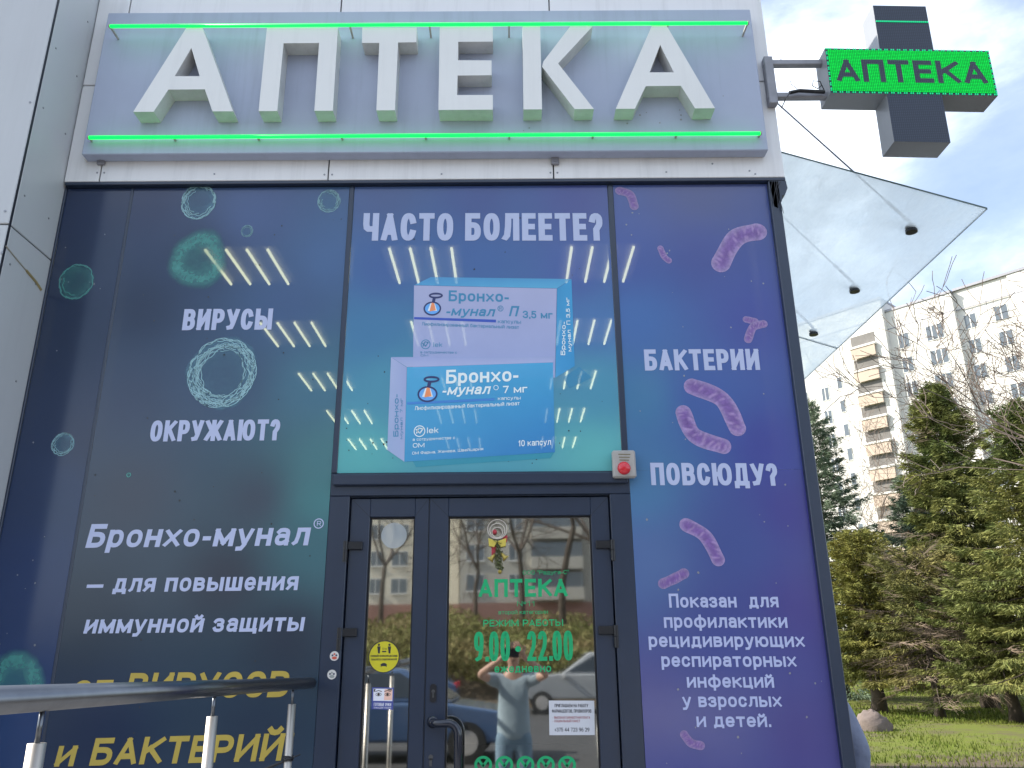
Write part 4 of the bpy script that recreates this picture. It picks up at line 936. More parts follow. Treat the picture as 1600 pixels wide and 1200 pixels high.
mb = Lines(); T(mb, '- ВЫСОКАЯ ЗАРАБОТНАЯ ПЛАТА', (863.5, 1123), (922, 1123), 3.8, yn2, .0002); T(mb, '- СОЦИАЛЬНЫЙ ПАКЕТ', (863.5, 1128.5), (906.5, 1128.5), 3.8, yn2, .0002); mb.build('printed_text', M_redink, nt_)
# hanging bells ornament behind the glass
yo = YD+.012
orn = thing('hanging_ornament', 'festive ornament of rings, yellow bow and small bells hanging behind the wide door glass', 'ornament', tuple(P(777, 827, yo)))
M_gold = pbr('old_gold', (.55, .42, .10, 1), .35, metal=.5, var=.3, scale=40); M_ring = pbr('ring_cream', (.62, .56, .50, 1), .4); M_red2 = pbr('ribbon_red', (.45, .04, .06, 1), .5); M_bow = pbr('bow_yellow', (.62, .50, .08, 1), .5); M_tin = pbr('garland_green', (.14, .16, .05, 1), .4, var=.5, scale=60, metal=.3)
mb = MB()
for (cy_, r_) in ((827, 15), (829.5, 11.5), (832, 8)):
    pts = circ(777, cy_, r_, yo, 30); mb.tube([(p[0], yo, p[1]) for p in pts]+[(pts[0][0], yo, pts[0][1])], .0022, 6, caps=False)
mb.build('ring', M_ring, orn, smooth=True)
mb = MB()
for s_ in (-1, 1): mb.prism(ppoly([(777, 846), (777+s_*14, 841), (777+s_*13, 853), (777+s_*5, 855)], yo), yo-.006, yo+.006)
mb.build('bow', M_bow, orn)
mb = MB(); mb.prism(ppoly([(785, 838), (793, 836), (792, 846), (786, 848)], yo), yo+.008, yo+.012); mb.prism(ppoly([(768, 850), (776, 852), (772, 872), (768, 868)], yo), yo+.008, yo+.012); mb.ball(tuple(P(773, 831, yo)), .012, 10); mb.build('ribbon', M_red2, orn)
mb = MB(); rnd = random.Random(3)
for k in range(90):
    p = P(777+rnd.uniform(-4.5, 4.5)+k*.04, 845+k*.5, yo+rnd.uniform(-.012, .012)); d = Vector((rnd.uniform(-1, 1), rnd.uniform(-1, 1), rnd.uniform(-1, 1))).normalized()*.014
    mb.tube([p-d, p+d], .0016, 4)
mb.build('garland', M_tin, orn)
mb = MB()
for (bx_, by_, an) in ((770, 869, .7), (786, 867, -.7)):
    p = P(bx_+(3 if an > 0 else -3), by_-3, yo); d = Vector((-math.sin(an), 0, -math.cos(an)))
    mb.tube([p, p+d*.012, p+d*.026, p+d*.036], [.004, .008, .011, .020], 14)
p = P(781, 893, yo); mb.ball((p.x, p.y, p.z), .010, 12); mb.build('bell', M_gold, orn, smooth=True)

# ================================================================== RAILING
rail = thing('handrail', 'polished steel ramp railing running from the camera to the wall at lower left', 'railing', (-.92, -1.6, .36))
r1 = P(486, 1067, -.03); r0 = Vector((-.885, -3.02, 1.592)); d = (r0-r1)/(r0.y-r1.y)
mb = MB(); far_ = r1; near_ = r1+d*(-4.6-r1.y)
mid_ = r1+d*(-2.62-r1.y)
mb.tube([far_, mid_], .0245, 20); mb.build('top_rail', M_steel, rail, smooth=True)
mb = MB(); mb.tube([mid_, near_], .0262, 20); mb.build('rail_sleeve', pbr('satin_steel', (.24, .23, .22, 1), .34, metal=1), rail, smooth=True)
for (px, py) in ((66, 1112), (335, 1088), (458, 1077)):
    best = None                                   # where the ray passes the rail's vertical plane
    dd = ray(px, py); a_ = r1.x-CAM.x; # solve CAM+dd*t on x = r1.x + d.x*(y-r1.y)
    t_ = (r1.x-CAM.x+d.x*(CAM.y-r1.y))/(dd.x-d.x*dd.y); y_ = CAM.y+dd.y*t_; c = r1+d*(y_-r1.y)
    mb = MB(); mb.tube([(c.x, c.y, c.z-.02), (c.x, c.y, c.z-.085)], .0052, 10); mb.build('rail_pin', M_steel, rail, smooth=True)
    mb = MB(); mb.tube([(c.x, c.y, c.z-.08), (c.x, c.y, .37)], .0165, 16); mb.disc((c.x, c.y, .361), .045, (0, 0, 1), .008, 20); mb.build('post', pbr('satin_post', (.50, .47, .43, 1), .46, metal=1.0, var=.1), rail, smooth=True)
    if px == 458:
        mb = MB(); z_ = P(446, 1187, c.y).z; cc = Vector((c.x, c.y, z_))
        for q in range(4):
            pts = [cc+Vector((.02*math.cos(k*.7+q), .02*math.sin(k*.7+q), .004*q+.003*math.sin(k*2+q))) for k in range(10)]; mb.tube(pts, .0035, 6)
        mb.tube([cc, cc+Vector((-.08, -.02, -.03)), cc+Vector((-.19, -.03, -.075)), cc+Vector((-.3, -.03, -.09))], .006, 6)
        mb.tube([cc, cc+Vector((.03, -.01, .012)), cc+Vector((.05, 0, .02))], .003, 5); mb.tube([cc, cc+Vector((-.01, -.01, -.05)), cc+Vector((-.03, 0, -.09))], .0025, 5)
        tag(mb.build('tied_cord', M_black), 'dark cord knotted round the railing post nearest the wall', 'cord')

# ================================================================== FAR APARTMENT BLOCK
apt = thing('apartment_block', 'tall pale apartment block with stepped front and peach balcony panels behind the trees', 'apartment building', (43, 79, 0))
U2 = Vector((.661, -.750, 0)); NN = Vector((-.75, -.661, 0)); A2 = Vector((CAM.x+83*.518, CAM.y+83, 0))
def S(px, py, off):
    d = ray(px, py); o = A2+NN*off; t = ((o-Vector((CAM.x, CAM.y, 0))).dot(NN))/(d.x*NN.x+d.y*NN.y); p = CAM+d*t
    q = p-o; return q.dot(U2), p.z
def W3(s, off, z): v = A2+U2*s+NN*off; return Vector((v.x, v.y, z))
def sbox(mb, s0, s1, o0, o1, z0, z1, mi=None):     # o0 = outer face
    vs = [W3(s, o, z) for z in (z0, z1) for (s, o) in ((s0, o0), (s1, o0), (s1, o1), (s0, o1))]
    mb.add(vs, [(0, 3, 2, 1), (4, 5, 6, 7), (0, 1, 5, 4), (1, 2, 6, 5), (2, 3, 7, 6), (3, 0, 4, 7)], mi)
M_apt = pbr('render_white', (.66, .645, .61, 1), .8, var=.10, scale=.25, streak=.05)
M_apt2 = pbr('render_cream', (.68, .665, .63, 1), .8, var=.10, scale=.25)
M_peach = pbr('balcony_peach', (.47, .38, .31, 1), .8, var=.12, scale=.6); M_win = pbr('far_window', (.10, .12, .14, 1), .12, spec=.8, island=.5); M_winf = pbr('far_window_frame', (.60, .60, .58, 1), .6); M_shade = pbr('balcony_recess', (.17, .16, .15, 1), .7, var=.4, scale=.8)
ZL = 39.3
mb = MB(); sbox(mb, -34, -.35, .8, -12, 0, ZL); mb.build('wall', M_apt, apt)
mb = MB(); sbox(mb, -.349, 6.7, 0, -12, 0, 37.85); mb.build('wall', M_apt, apt)
mb = MB(); sbox(mb, 6.701, 12.0, -.7, -12, 0, 38.1); sbox(mb, 12.001, 46, -.55, -12, 0, 38.1); mb.build('wall', M_apt2, apt)
mb = MB()
for (s0, s1, o, z) in ((-34.1, -.3, .9, ZL), (-.29, 6.75, .1, 37.85), (6.76, 46.1, -.45, 38.1)): sbox(mb, s0, s1, o, -12.1, z+.01, z+.28)
mb.build('roof_edge', M_galv, apt)
mb = MB()
for (s0, s1, o, z) in ((-.34, 6.7, .02, 35.75), (6.72, 46, -.53, 35.85), (-34, -.35, .82, 37.0)): sbox(mb, s0, s1, o, o-.05, z, z+.12)
mb.build('string_course', M_galv, apt)
nwin = 0
def win(s0, s1, z0, z1, off, panes):
    mb = MB(); sbox(mb, s0-.06, s1+.06, off+.05, off-.02, z0-.08, z1+.06, 1); sbox(mb, s0, s1, off+.056, off+.052, z0, z1, 0)
    for k in range(1, panes): s = s0+(s1-s0)*k/panes; sbox(mb, s-.05, s+.05, off+.08, off+.057, z0, z1, 1)
    mb.build('window', [M_win, M_winf], apt)
for fl in range(9):
    dz = 2.8*fl
    for (s0, s1, z0, z1, off, pn) in ((.6, 1.7, 33.2, 34.8, 0, 2), (3.6, 5.3, 33.2, 34.8, 0, 3), (7.3, 8.4, 33.6, 35.1, -.7, 2), (10.2, 11.4, 33.6, 35.1, -.7, 2), (13.4, 14.7, 33.6, 35.1, -.55, 2), (16.4, 17.8, 33.6, 35.1, -.55, 2)):
        if fl < 8: win(s0, s1, z0-dz, z1-dz, off, pn)
    for (s0, s1, z0, z1, pn) in ((-6.6, -6.1, 30.2, 31.5, 1), (-8.6, -7.8, 29.2, 30.7, 2), (-12.1, -10.4, 29.2, 30.7, 3)):
        win(s0, s1, z0-dz, z1-dz, .8, pn)
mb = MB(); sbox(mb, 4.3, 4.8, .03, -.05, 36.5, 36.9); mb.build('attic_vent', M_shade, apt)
for fl in range(12):
    z = 34.2-2.8*fl; s0, s1 = -4.35, -1.6
    b_ = MB(); sbox(b_, s0-.1, s1+.1, 1.3, .801, z-.0, z+.24); bo = b_.build('balcony_slab', M_apt, apt)
    b_ = MB(); sbox(b_, s0, s1, 1.22, 1.12, z-1.22, z-.001); b_.build('balcony_panel', M_peach, bo)
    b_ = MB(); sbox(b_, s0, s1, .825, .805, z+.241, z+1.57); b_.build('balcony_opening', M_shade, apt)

# ================================================================== TREES
def leafmat(name, c1, c2, tr=.15, sc=.6): return pbr(name, c1, .8, col2=c2, scale=sc, island=.45, trans=tr, spec=.15)
M_bark = pbr('bark', (.085, .065, .050, 1), .95, var=.4, scale=8, bump=.5, bscale=30); M_twig = pbr('twig_brown', (.13, .10, .082, 1), .9, var=.3, scale=2); M_dead = pbr('dead_twigs', (.20, .15, .11, 1), .9, var=.3, scale=2)
M_sp1 = leafmat('needles_blue_green', (.075, .115, .080, 1), (.15, .19, .12, 1)); M_sp2 = leafmat('needles_green', (.065, .098, .030, 1), (.24, .235, .075, 1)); M_sp3 = leafmat('needles_yellow_green', (.105, .125, .035, 1), (.235, .215, .055, 1))
M_sp4 = leafmat('needles_olive', (.10, .12, .04, 1), (.22, .19, .07, 1))
def conifer(base, H, Rd, seed, mat, label, z0=.15, nb=170, trunk_r=.2, prof=.85, spray=.26, per=34, dead=0.0, lean=(0, 0), droop=.30, irregular=.3):
    rnd = random.Random(seed); t = thing('conifer_tree', label, 'tree', tuple(base)); base = Vector(base)
    ax = lambda h: base+Vector((lean[0]*h, lean[1]*h, h))
    tm = MB(); n = 12; tm.tube([ax(H*i/n)+Vector((rnd.uniform(-.03, .03), rnd.uniform(-.03, .03), 0)) for i in range(n+1)], [max(.015, trunk_r*(1-i/n)**.8*(1.25 if i == 0 else 1)) for i in range(n+1)], 9)
    cm = MB(); dm = MB()
    for b in range(nb):
        lv = b//6; nl_ = nb//6; f = min(.995, (lv+.12*rnd.random())/nl_); h = H*(z0+(1-z0)*f); k = (1-f)
        Lb = Rd*(k**prof)*rnd.uniform(1-irregular, 1.12)+.12; az = (b % 6)*1.047+lv*.6+rnd.uniform(-.35, .35)
        rise = .45*f-droop*(1-f)+rnd.uniform(-.08, .08)
        d = Vector((math.cos(az), math.sin(az), rise)); p = ax(h); pts = [p.copy()]; seg = 5
        for i in range(seg):
            d.z += .05-.10*(1-f)*(1 if i < 3 else -1.2); p = p+d.normalized()*Lb/seg; pts.append(p.copy())
        tm.tube(pts, [max(.006, .035*Lb/2.2*(1-i/seg)) for i in range(seg+1)], 4, caps=False)
        isdead = rnd.random() < dead*(1.3-f)
        m_ = max(6, int(per*Lb/Rd*1.6))
        for q in range(m_):
            u = rnd.random()**.7; i = min(int(u*seg), seg-1); c = pts[i].lerp(pts[i+1], u*seg-i)
            dirn = (pts[i+1]-pts[i]).normalized(); side = Vector((-dirn.y, dirn.x, 0))
            if side.length < .01: side = Vector((1, 0, 0))
            side.normalize(); sg_ = rnd.choice((-1, 1)); reach = (1-u*.75)*Lb*.34*rnd.random()
            c = c+side*sg_*reach+Vector((0, 0, -reach*.25*rnd.random()-.02))
            if isdead:
                e = c+(dirn*rnd.uniform(.2, .7)+side*sg_*rnd.uniform(.2, .7)+Vector((0, 0, rnd.uniform(-.35, .15))))*spray*2.2; dm.tube([c, (c+e)/2+Vector((0, 0, rnd.uniform(-.03, .05))), e], [.006, .004, .002], 3, caps=False); continue
            for z_ in range(9):
                ld = (dirn*rnd.uniform(.2, 1)+side*sg_*rnd.uniform(.1, 1)+Vector((0, 0, rnd.uniform(-.75, .12)))).normalized()*spray*rnd.uniform(.4, .95)
                wv = ld.cross(Vector((rnd.uniform(-1, 1), rnd.uniform(-1, 1), rnd.uniform(-1, 1)))).normalized()*spray*.05*rnd.uniform(.8, 1.5)
                a = c+Vector((rnd.uniform(-1, 1), rnd.uniform(-1, 1), rnd.uniform(-1.3, .6)))*spray*.30
                m2 = a+ld*.45; cm.add([a, m2+wv, a+ld, m2-wv], [(0, 1, 2, 3)])
    for q in range(60):                                  # leader
        a = ax(H*rnd.uniform(.93, 1.0)); ld = Vector((rnd.uniform(-1, 1), rnd.uniform(-1, 1), rnd.uniform(.1, 1.2))).normalized()*spray*.7; wv = ld.orthogonal().normalized()*spray*.09
        cm.add([a, a+ld*.5+wv, a+ld, a+ld*.5-wv], [(0, 1, 2, 3)])
    tm.build('trunk', M_bark, t, smooth=True); cm.build('crown', mat, t)
    if dm.v: dm.build('dead_branches', M_dead, t)
    return t
def bare(base, H, seed, label, spread=.55, trunk_r=.16, depth=6, first=.28, mat=None, name='bare_tree', nb0=4, up=.35, rmin=.006):
    rnd = random.Random(seed); t = thing(name, label, 'tree', tuple(base)); tm = MB(); br_ = MB()
    def grow(p, d, Ls, r, dep):
        pts = [p]; rr = [r]; n = 4
        for i in range(n):
            d = (d+Vector((rnd.uniform(-.22, .22), rnd.uniform(-.22, .22), rnd.uniform(-.08, .16)))).normalized(); p = p+d*Ls/n; pts.append(p); rr.append(max(rmin, r*(1-.35*(i+1)/n)))
        (tm if dep == depth else br_).tube(pts, rr, 6 if dep > depth-2 else 3, caps=False)
        if dep <= 0: return
        nb = rnd.choice((2, 3, 3)) if dep < depth else nb0
        for k in range(nb):
            az = rnd.uniform(0, 6.28); o = d.orthogonal().normalized(); o2 = d.cross(o); sd = (o*math.cos(az)+o2*math.sin(az))
            nd_ = (d*(1-spread*rnd.uniform(.6, 1.2))+sd*spread*rnd.uniform(.8, 1.4)+Vector((0, 0, up*rnd.random()*.5))).normalized()
            st_ = pts[-1] if k == 0 or dep == depth else pts[rnd.choice((2, 3, 4))]
            grow(st_, nd_, Ls*rnd.uniform(.62, .86), max(rmin, rr[-1]*rnd.uniform(.55, .8)), dep-1)
    grow(Vector(base), Vector((0, 0, 1)), H*first, trunk_r, depth)
    # bring the top to the wanted height
    zt = max(v[2] for v in br_.v); k = (H)/(zt-base[2])
    for q in (tm, br_): q.v = [(base[0]+(v[0]-base[0])*k, base[1]+(v[1]-base[1])*k, base[2]+(v[2]-base[2])*k) for v in q.v]
    tm.build('trunk', M_bark, t, smooth=True); br_.build('branches', mat or M_twig, t); return t
def topz(px, py, y): return P(px, py, y).z
b = G(1322, 1095); conifer((b.x, b.y, 0), topz(1258, 624, b.y), 2.75, 11, M_sp1, 'slim blue-green spruce right beside the building corner, pointed top', z0=.13, nb=210, trunk_r=.16, prof=.66, spray=.24, per=44, irregular=.35)
b = G(1375, 1112); conifer((b.x, b.y, 0), topz(1330, 832, b.y), 1.7, 12, M_sp3, 'short yellow-green conifer with a thick trunk behind the boulder', z0=.24, nb=150, trunk_r=.20, prof=.42, spray=.20, per=42, irregular=.4, droop=.22)
b = G(1549, 1106); conifer((b.x, b.y, 0), topz(1452, 604, b.y), 2.15, 13, M_sp2, 'tall dense dark green spruce in the middle of the lawn trees', z0=.21, nb=220, trunk_r=.22, prof=.55, spray=.28, per=52, irregular=.42, dead=.05)
b = G(1712, 1135); conifer((b.x, b.y, 0), topz(1574, 628, b.y), 2.6, 14, M_sp2, 'green spruce cut by the right edge of the picture', z0=.22, nb=195, trunk_r=.2, prof=.55, spray=.25, per=48, irregular=.4)
b = G(1480, 1092); conifer((b.x, b.y, 0), topz(1432, 742, b.y), 2.2, 15, M_sp1, 'lower blue-green spruce behind the yellow-green conifer', z0=.24, nb=150, trunk_r=.15, prof=.6, spray=.26, per=40, irregular=.4, dead=.1)
b = G(1470, 1120); conifer((b.x, b.y, 0), topz(1432, 862, b.y), 2.0, 16, M_sp4, 'scraggy olive conifer with many dead brown branches', z0=.26, nb=120, trunk_r=.12, prof=.35, spray=.22, per=36, dead=.55, irregular=.5, droop=.35)
b = G(1405, 1078); conifer((b.x, b.y, 0), topz(1352, 905, b.y), 2.6, 17, M_sp4, 'small dark conifer with a thin trunk farther back on the lawn', z0=.30, nb=100, trunk_r=.15, prof=.4, spray=.28, per=36, irregular=.4)
b = G(1592, 1128); conifer((b.x, b.y, 0), topz(1530, 900, b.y), 1.9, 18, M_sp2, 'low dark conifer with leaning trunk at lower right', z0=.30, nb=110, trunk_r=.16, prof=.35, spray=.20, per=40, dead=.22, irregular=.5, lean=(-.12, 0))
for (px, py0, py1, sd, lab, tr_, sp) in ((1432, 1066, 570, 21, 'bare brown tree in front of the balconies of the apartment block', .14, .55), (1570, 1070, 522, 22, 'wide bare tree rising behind the dense spruce', .18, .62), (1680, 1075, 515, 23, 'bare tree partly beyond the right picture edge', .16, .6)):
    b = G(px, py0); bare((b.x, b.y, 0), topz(px-70, py1, b.y), sd, lab, sp, tr_, 6 if sd == 21 else 7, rmin=.0125 if sd == 22 else .009)
b = P(1352, 1000, 36); bare((b.x, b.y, 0), topz(1352, 735, 36), 24, 'small reddish bare tree between the two spruces', .6, .08, 6, mat=M_dead)
b = P(1690, 900, 9.5); bare((b.x+2.0, 9.5, 0), 9.6, 29, 'tall bare tree whose twig tips reach in at the right edge', .45, .12, 6, rmin=.006)
# far shrubs that close the view under the crowns
def shrub(c, rx, rz, seed, mat, label, nf=1500, sz=.16, name='shrub', group=None):
    rnd = random.Random(seed); t = thing(name, label, 'shrub', (c[0], c[1], 0), group); cm = MB(); sm = MB()
    for k in range(7):
        a = rnd.uniform(0, 6.28); sm.tube([(c[0], c[1], 0), (c[0]+math.cos(a)*rx*.25, c[1]+math.sin(a)*rx*.25, rz*.6), (c[0]+math.cos(a)*rx*.6, c[1]+math.sin(a)*rx*.5, rz*1.2)], [.04, .03, .012], 4)
    for k in range(nf):
        v = Vector((rnd.gauss(0, 1), rnd.gauss(0, 1), rnd.gauss(0, 1))).normalized()*rnd.random()**.4*(1+.25*math.sin(k*.37)); p = Vector((c[0]+v.x*rx, c[1]+v.y*rx*.7, max(.05, rz*.85+v.z*rz*.85)))
        d = Vector((rnd.uniform(-1, 1), rnd.uniform(-1, 1), rnd.uniform(-1, 1))).normalized()*sz; q = d.orthogonal().normalized()*sz*.5
        cm.add([p-d, p+q, p+d, p-q], [(0, 1, 2, 3)])
    sm.build('stems', M_bark, t); cm.build('foliage', mat, t)
M_shr = leafmat('shrub_green', (.05, .085, .02, 1), (.12, .13, .03, 1)); M_shr2 = leafmat('shrub_russet', (.14, .09, .045, 1), (.10, .11, .03, 1))
for i, (x, y) in enumerate(((20, 62), (26, 66), (33, 64), (40, 68), (47, 66), (55, 70), (62, 68), (69, 72))):
    shrub((x, y), 4.2, 1.5+.3*(i % 3), 40+i, M_shr if i % 2 else M_shr2, '%s shrub far behind the lawn, %s' % (['leafy green', 'russet'][(i+1) % 2], ['nearest the building corner', 'second from the building corner', 'behind the thick trunk', 'fourth from the building corner', 'behind the dense spruce', 'sixth from the building corner', 'next to last on the right', 'farthest right'][i]), 1400, .30, group='far shrubs beyond the lawn')
# boulder
b = G(1366, 1141); rnd = random.Random(5); mb = MB(); n = 18
for i in range(9):
    for k in range(n):
        a = math.pi/2*i/8; th = 2*math.pi*k/n; rr = math.cos(a); x = .40*rr*math.cos(th); y = .34*rr*math.sin(th); z = .42*math.sin(a)**.8*(1-.35*max(0, x)/.45)
        j = 1+.06*math.sin(3*th+i)+.05*math.sin(5*th-2*i); mb.v.append((b.x+x*j+.0, b.y+y*j, max(0, z*j)-.02))
for i in range(8):
    for k in range(n): mb.f.append([i*n+k, i*n+(k+1) % n, (i+1)*n+(k+1) % n, (i+1)*n+k]); mb.mi.append(0)
tag(mb.build('boulder', pbr('granite_boulder', (.17, .135, .12, 1), .9, var=.25, scale=9, bump=.6, bscale=25), smooth=True), 'rounded pinkish grey boulder lying on the grass before the trees', 'boulder')
# grass blades
rnd = random.Random(9); mb = MB()
for k in range(26000):
    y = 7.5+42*rnd.random()**1.5; x = (y+4)*rnd.uniform(.38, .72)
    if y < 9.5 and rnd.random() < .75: continue
    h = rnd.uniform(.015, .05)*(1+.6*(math.sin(x*1.3)*math.sin(y*.9) > .3)); a = rnd.uniform(0, 6.28); w_ = .012+.0006*y
    mb.add([(x-w_*math.cos(a), y-w_*math.sin(a), -.03), (x+w_*math.cos(a), y+w_*math.sin(a), -.03), (x+rnd.uniform(-.04, .04), y+rnd.uniform(-.04, .04), h+.02)], [(0, 1, 2)])
tag(mb.build('grass', leafmat('grass_blades', (.09, .14, .02, 1), (.15, .16, .035, 1), .25)), 'short yellow-green grass on the lawn under the conifers', 'grass', kind='stuff')

# ================================================================== CARS
def car(name, label, loc, rz, paint, kind='hatch', group=None):
    t = thing(name, label, 'car', loc, group, rz); M_p = pbr('car_paint', paint, .25, coat=.8, var=.05)
    H, Lh, Wd = {'hatch': (1.46, 2.05, .86), 'van': (1.95, 2.4, .97), 'suv': (1.68, 2.3, .93)}[kind]
    if kind == 'van': low = [(-Lh, .38), (-Lh, .95), (-Lh+.02, 1.05), (Lh-1.0, 1.10), (Lh-.15, .92), (Lh, .72), (Lh, .36)]; top = [(-Lh+.03, 1.05), (-Lh+.10, H-.05), (-Lh+.3, H), (Lh-1.75, H), (Lh-1.0, 1.10)]
    elif kind == 'suv': low = [(-Lh, .40), (-Lh+.02, .98), (-Lh+.2, 1.05), (Lh-1.25, 1.08), (Lh-.25, .98), (Lh, .80), (Lh, .40)]; top = [(-Lh+.12, 1.04), (-Lh+.42, H-.03), (-Lh+.8, H), (Lh-2.2, H-.02), (Lh-1.35, 1.07)]
    else: low = [(-Lh, .32), (-Lh+.02, .80), (-Lh+.25, .92), (Lh-1.15, .90), (Lh-.3, .78), (Lh, .62), (Lh, .30)]; top = [(-Lh+.2, .91), (-Lh+.75, H-.03), (-Lh+1.1, H), (Lh-1.85, H-.04), (Lh-1.05, .90)]
    def hull(mb, prof, w0, w1, zref0, zref1, mi=None):
        n = len(prof); vs = []
        for s in (-1, 1):
            for (x, z) in prof: f = max(0, min(1, (z-zref0)/(zref1-zref0))); vs.append((x, s*(w0+(w1-w0)*f), z))
        mb.add(vs, [list(range(n)), [n+i for i in reversed(range(n))]]+[(i, n+i, n+(i+1) % n, (i+1) % n) for i in range(n)], mi)
    mb = MB(); hull(mb, low, Wd-.02, Wd, .3, .9); hull(mb, [(p[0], p[1]+(0 if i not in (0, len(top)-1) else 0)) for i, p in enumerate(top)], Wd-.04, Wd-.2, .9, H)
    body = local('body', mb, M_p, t); bv = body.modifiers.new('bevel', 'BEVEL'); bv.width = .05; bv.segments = 3; bv.limit_method = 'ANGLE'; bv.angle_limit = R(25)
    # windows: inset copies of the cabin outline
    cx = sum(p[0] for p in top)/len(top); zc = .98*(H+.95)/2/1.0*1.0
    sw = MB()
    for s in (-1, 1):
        pr = [(cx+(x-cx)*.90, zc+(z-zc)*.72) for x, z in top]
        vs = [(x, s*((Wd-.04)+(-.16)*max(0, min(1, (z-.9)/(H-.9)))+.012), z) for x, z in pr]; sw.add(vs, [list(range(len(vs))) if s < 0 else list(reversed(range(len(vs))))])
    local('side_window', sw, M_carglass, t)
    for nm, i0, i1 in (('windscreen', -2, -1), ('rear_window', 1, 0)):
        a, b_ = Vector((top[i0][0], 0, top[i0][1])), Vector((top[i1][0], 0, top[i1][1])); n_ = (b_-a).normalized(); nr = Vector((-n_.z, 0, n_.x)); nr = nr if (nr.x > 0) == (nm == 'windscreen') else -nr
        a2 = a+(b_-a)*.10+nr*.012; b2 = a+(b_-a)*.92+nr*.012; wa, wb = Wd-.28, Wd-.14
        g = MB(); g.add([(a2.x, -wa, a2.z), (a2.x, wa, a2.z), (b2.x, wb, b2.z), (b2.x, -wb, b2.z)], [(0, 1, 2, 3)]); local(nm, g, M_carglass, t)
    for xs_ in (-Lh+.75, Lh-.8):
        for s in (-1, 1):
            g = MB(); g.tube([(xs_, s*(Wd-.16), .31), (xs_, s*(Wd+.015), .31)], .31, 24); wo = local('wheel', g, pbr('tyre', (.02, .02, .02, 1), .8), t)
            g = MB(); g.tube([(xs_, s*(Wd+.0), .31), (xs_, s*(Wd+.022), .31)], [.20, .18], 16); local('rim', g, M_grey, t).parent = wo
    for s in (-1, 1):
        g = MB(); g.box(Lh-.16, s*Wd*.62-.17, .66 if kind == 'hatch' else .74, Lh+.012, s*Wd*.62+.17, .80 if kind == 'hatch' else .92, b=.03); local('headlight', g, pbr('lamp_lens', (.75, .76, .78, 1), .1), t)
        g = MB(); g.box(-Lh-.012, s*Wd*.78-.10, .70, -Lh+.1, s*Wd*.78+.10, .86, b=.02); local('tail_light', g, M_red, t)
        g = MB(); g.box(Lh-1.55, s*(Wd+.08)-.08, .95, Lh-1.4, s*(Wd+.08)+.08, 1.08, b=.03); local('mirror', g, M_p, t)
    g = MB(); g.box(Lh-.05, -Wd*.4, .42, Lh+.01, Wd*.4, .62, b=.01); local('grille', g, M_black, t)
    return t
cb = car('parked_car', 'light blue parked car mirrored in the door glass, nearest the pharmacy', (-1.9, -10.6, .012), R(3), (.06, .11, .22, 1), 'hatch')
cg = car('parked_car', 'dark green parked car mirrored low in the narrow door glass', (-4.4, -8.2, .012), R(176), (.02, .05, .04, 1), 'hatch')
car('parked_van', 'white van mirrored at the right of the wide door glass', (3.05, -8.6, .012), R(118), (.66, .64, .58, 1), 'van')
cs = car('parked_car', 'silver grey car parked across the road under the bushes, left in the mirror image', (-9.2, -21.2, .012), R(0), (.35, .36, .37, 1), 'suv', 'cars parked across the road')
copy_thing(cb, (-3.6, -21.4, .012), R(180), 'blue car parked across the road under the bushes, middle in the mirror image', 'cars parked across the road')
copy_thing(cs, (2.4, -21.2, .012), R(180), 'silver grey car parked across the road straight behind the photographer', 'cars parked across the road')
copy_thing(cg, (8.6, -21.3, .012), R(0), 'dark green car parked across the road, right in the mirror image', 'cars parked across the road')
b = G(1352, 1044); car('parked_car', 'red car far away seen under the conifers', (b.x, b.y, 0), R(10), (.30, .03, .03, 1), 'hatch')
b = G(1420, 1045); car('parked_car', 'white car far away seen under the conifers', (b.x+3, b.y, 0), R(-6), (.6, .62, .60, 1), 'suv')

# ================================================================== STREET OPPOSITE (mirrored in the door glass)
def opp_building(name, label, x0, x1, yf, z0, z1, mat, cols_, rows, parts_balc=()):
    t = thing(name, label, 'apartment building', ((x0+x1)/2, yf, 0)); mb = MB(); mb.box(x0, yf-12, z0, x1, yf, z1); mb.build('wall', mat, t)
    mb = MB(); mb.box(x0-.05, yf-.0, 0, x1+.05, yf+.06, z0+1.9); mb.build('plinth', pbr('plinth_pink', (.30, .17, .14, 1), .85, var=.15, scale=.5), t)
    mb = MB(); mb.box(x0-.2, yf-12.2, z1+.001, x1+.2, yf+.25, z1+.35); mb.build('roof', M_galv, t)
    for i, cx in enumerate(cols_):
        for j in range(rows):
            zc = z0+3.0+2.75*j; w2 = .62 if i % 3 else .8; mb = MB()
            mb.box(cx-w2-.06, yf+.001, zc-.1, cx+w2+.06, yf+.05, zc+1.5, 1); mb.box(cx-w2, yf+.052, zc, cx+w2, yf+.056, zc+1.42, 0); mb.box(cx-.04, yf+.057, zc, cx+.04, yf+.075, zc+1.42, 1); mb.box(cx-w2-.15, yf+.052, zc-.16, cx+w2+.15, yf+.18, zc-.1, 1)
            mb.build('window', [M_win, M_winf], t)
    for (bx_, w_) in parts_balc:
        for j in range(rows):
            zc = z0+3.0+2.75*j; mb = MB(); mb.box(bx_-w_, yf+.08, zc-.95, bx_+w_, yf+1.1, zc+.15, b=.02); mb.build('balcony', mat, t)
            mb = MB(); mb.box(bx_-w_+.05, yf+.09, zc+.16, bx_+w_-.05, yf+1.0, zc+1.5); mb.build('balcony_glazing', M_win, t)
    return t
opp_building('apartment_block', 'beige five storey block mirrored in the narrow door glass', -34, -5.2, -80, 4.6, 24, pbr('beige_render', (.66, .62, .52, 1), .85, var=.08, scale=.3), [-32, -28.4, -24.6, -20.4, -16.6, -13.7, -11.3, -8.2], 6)
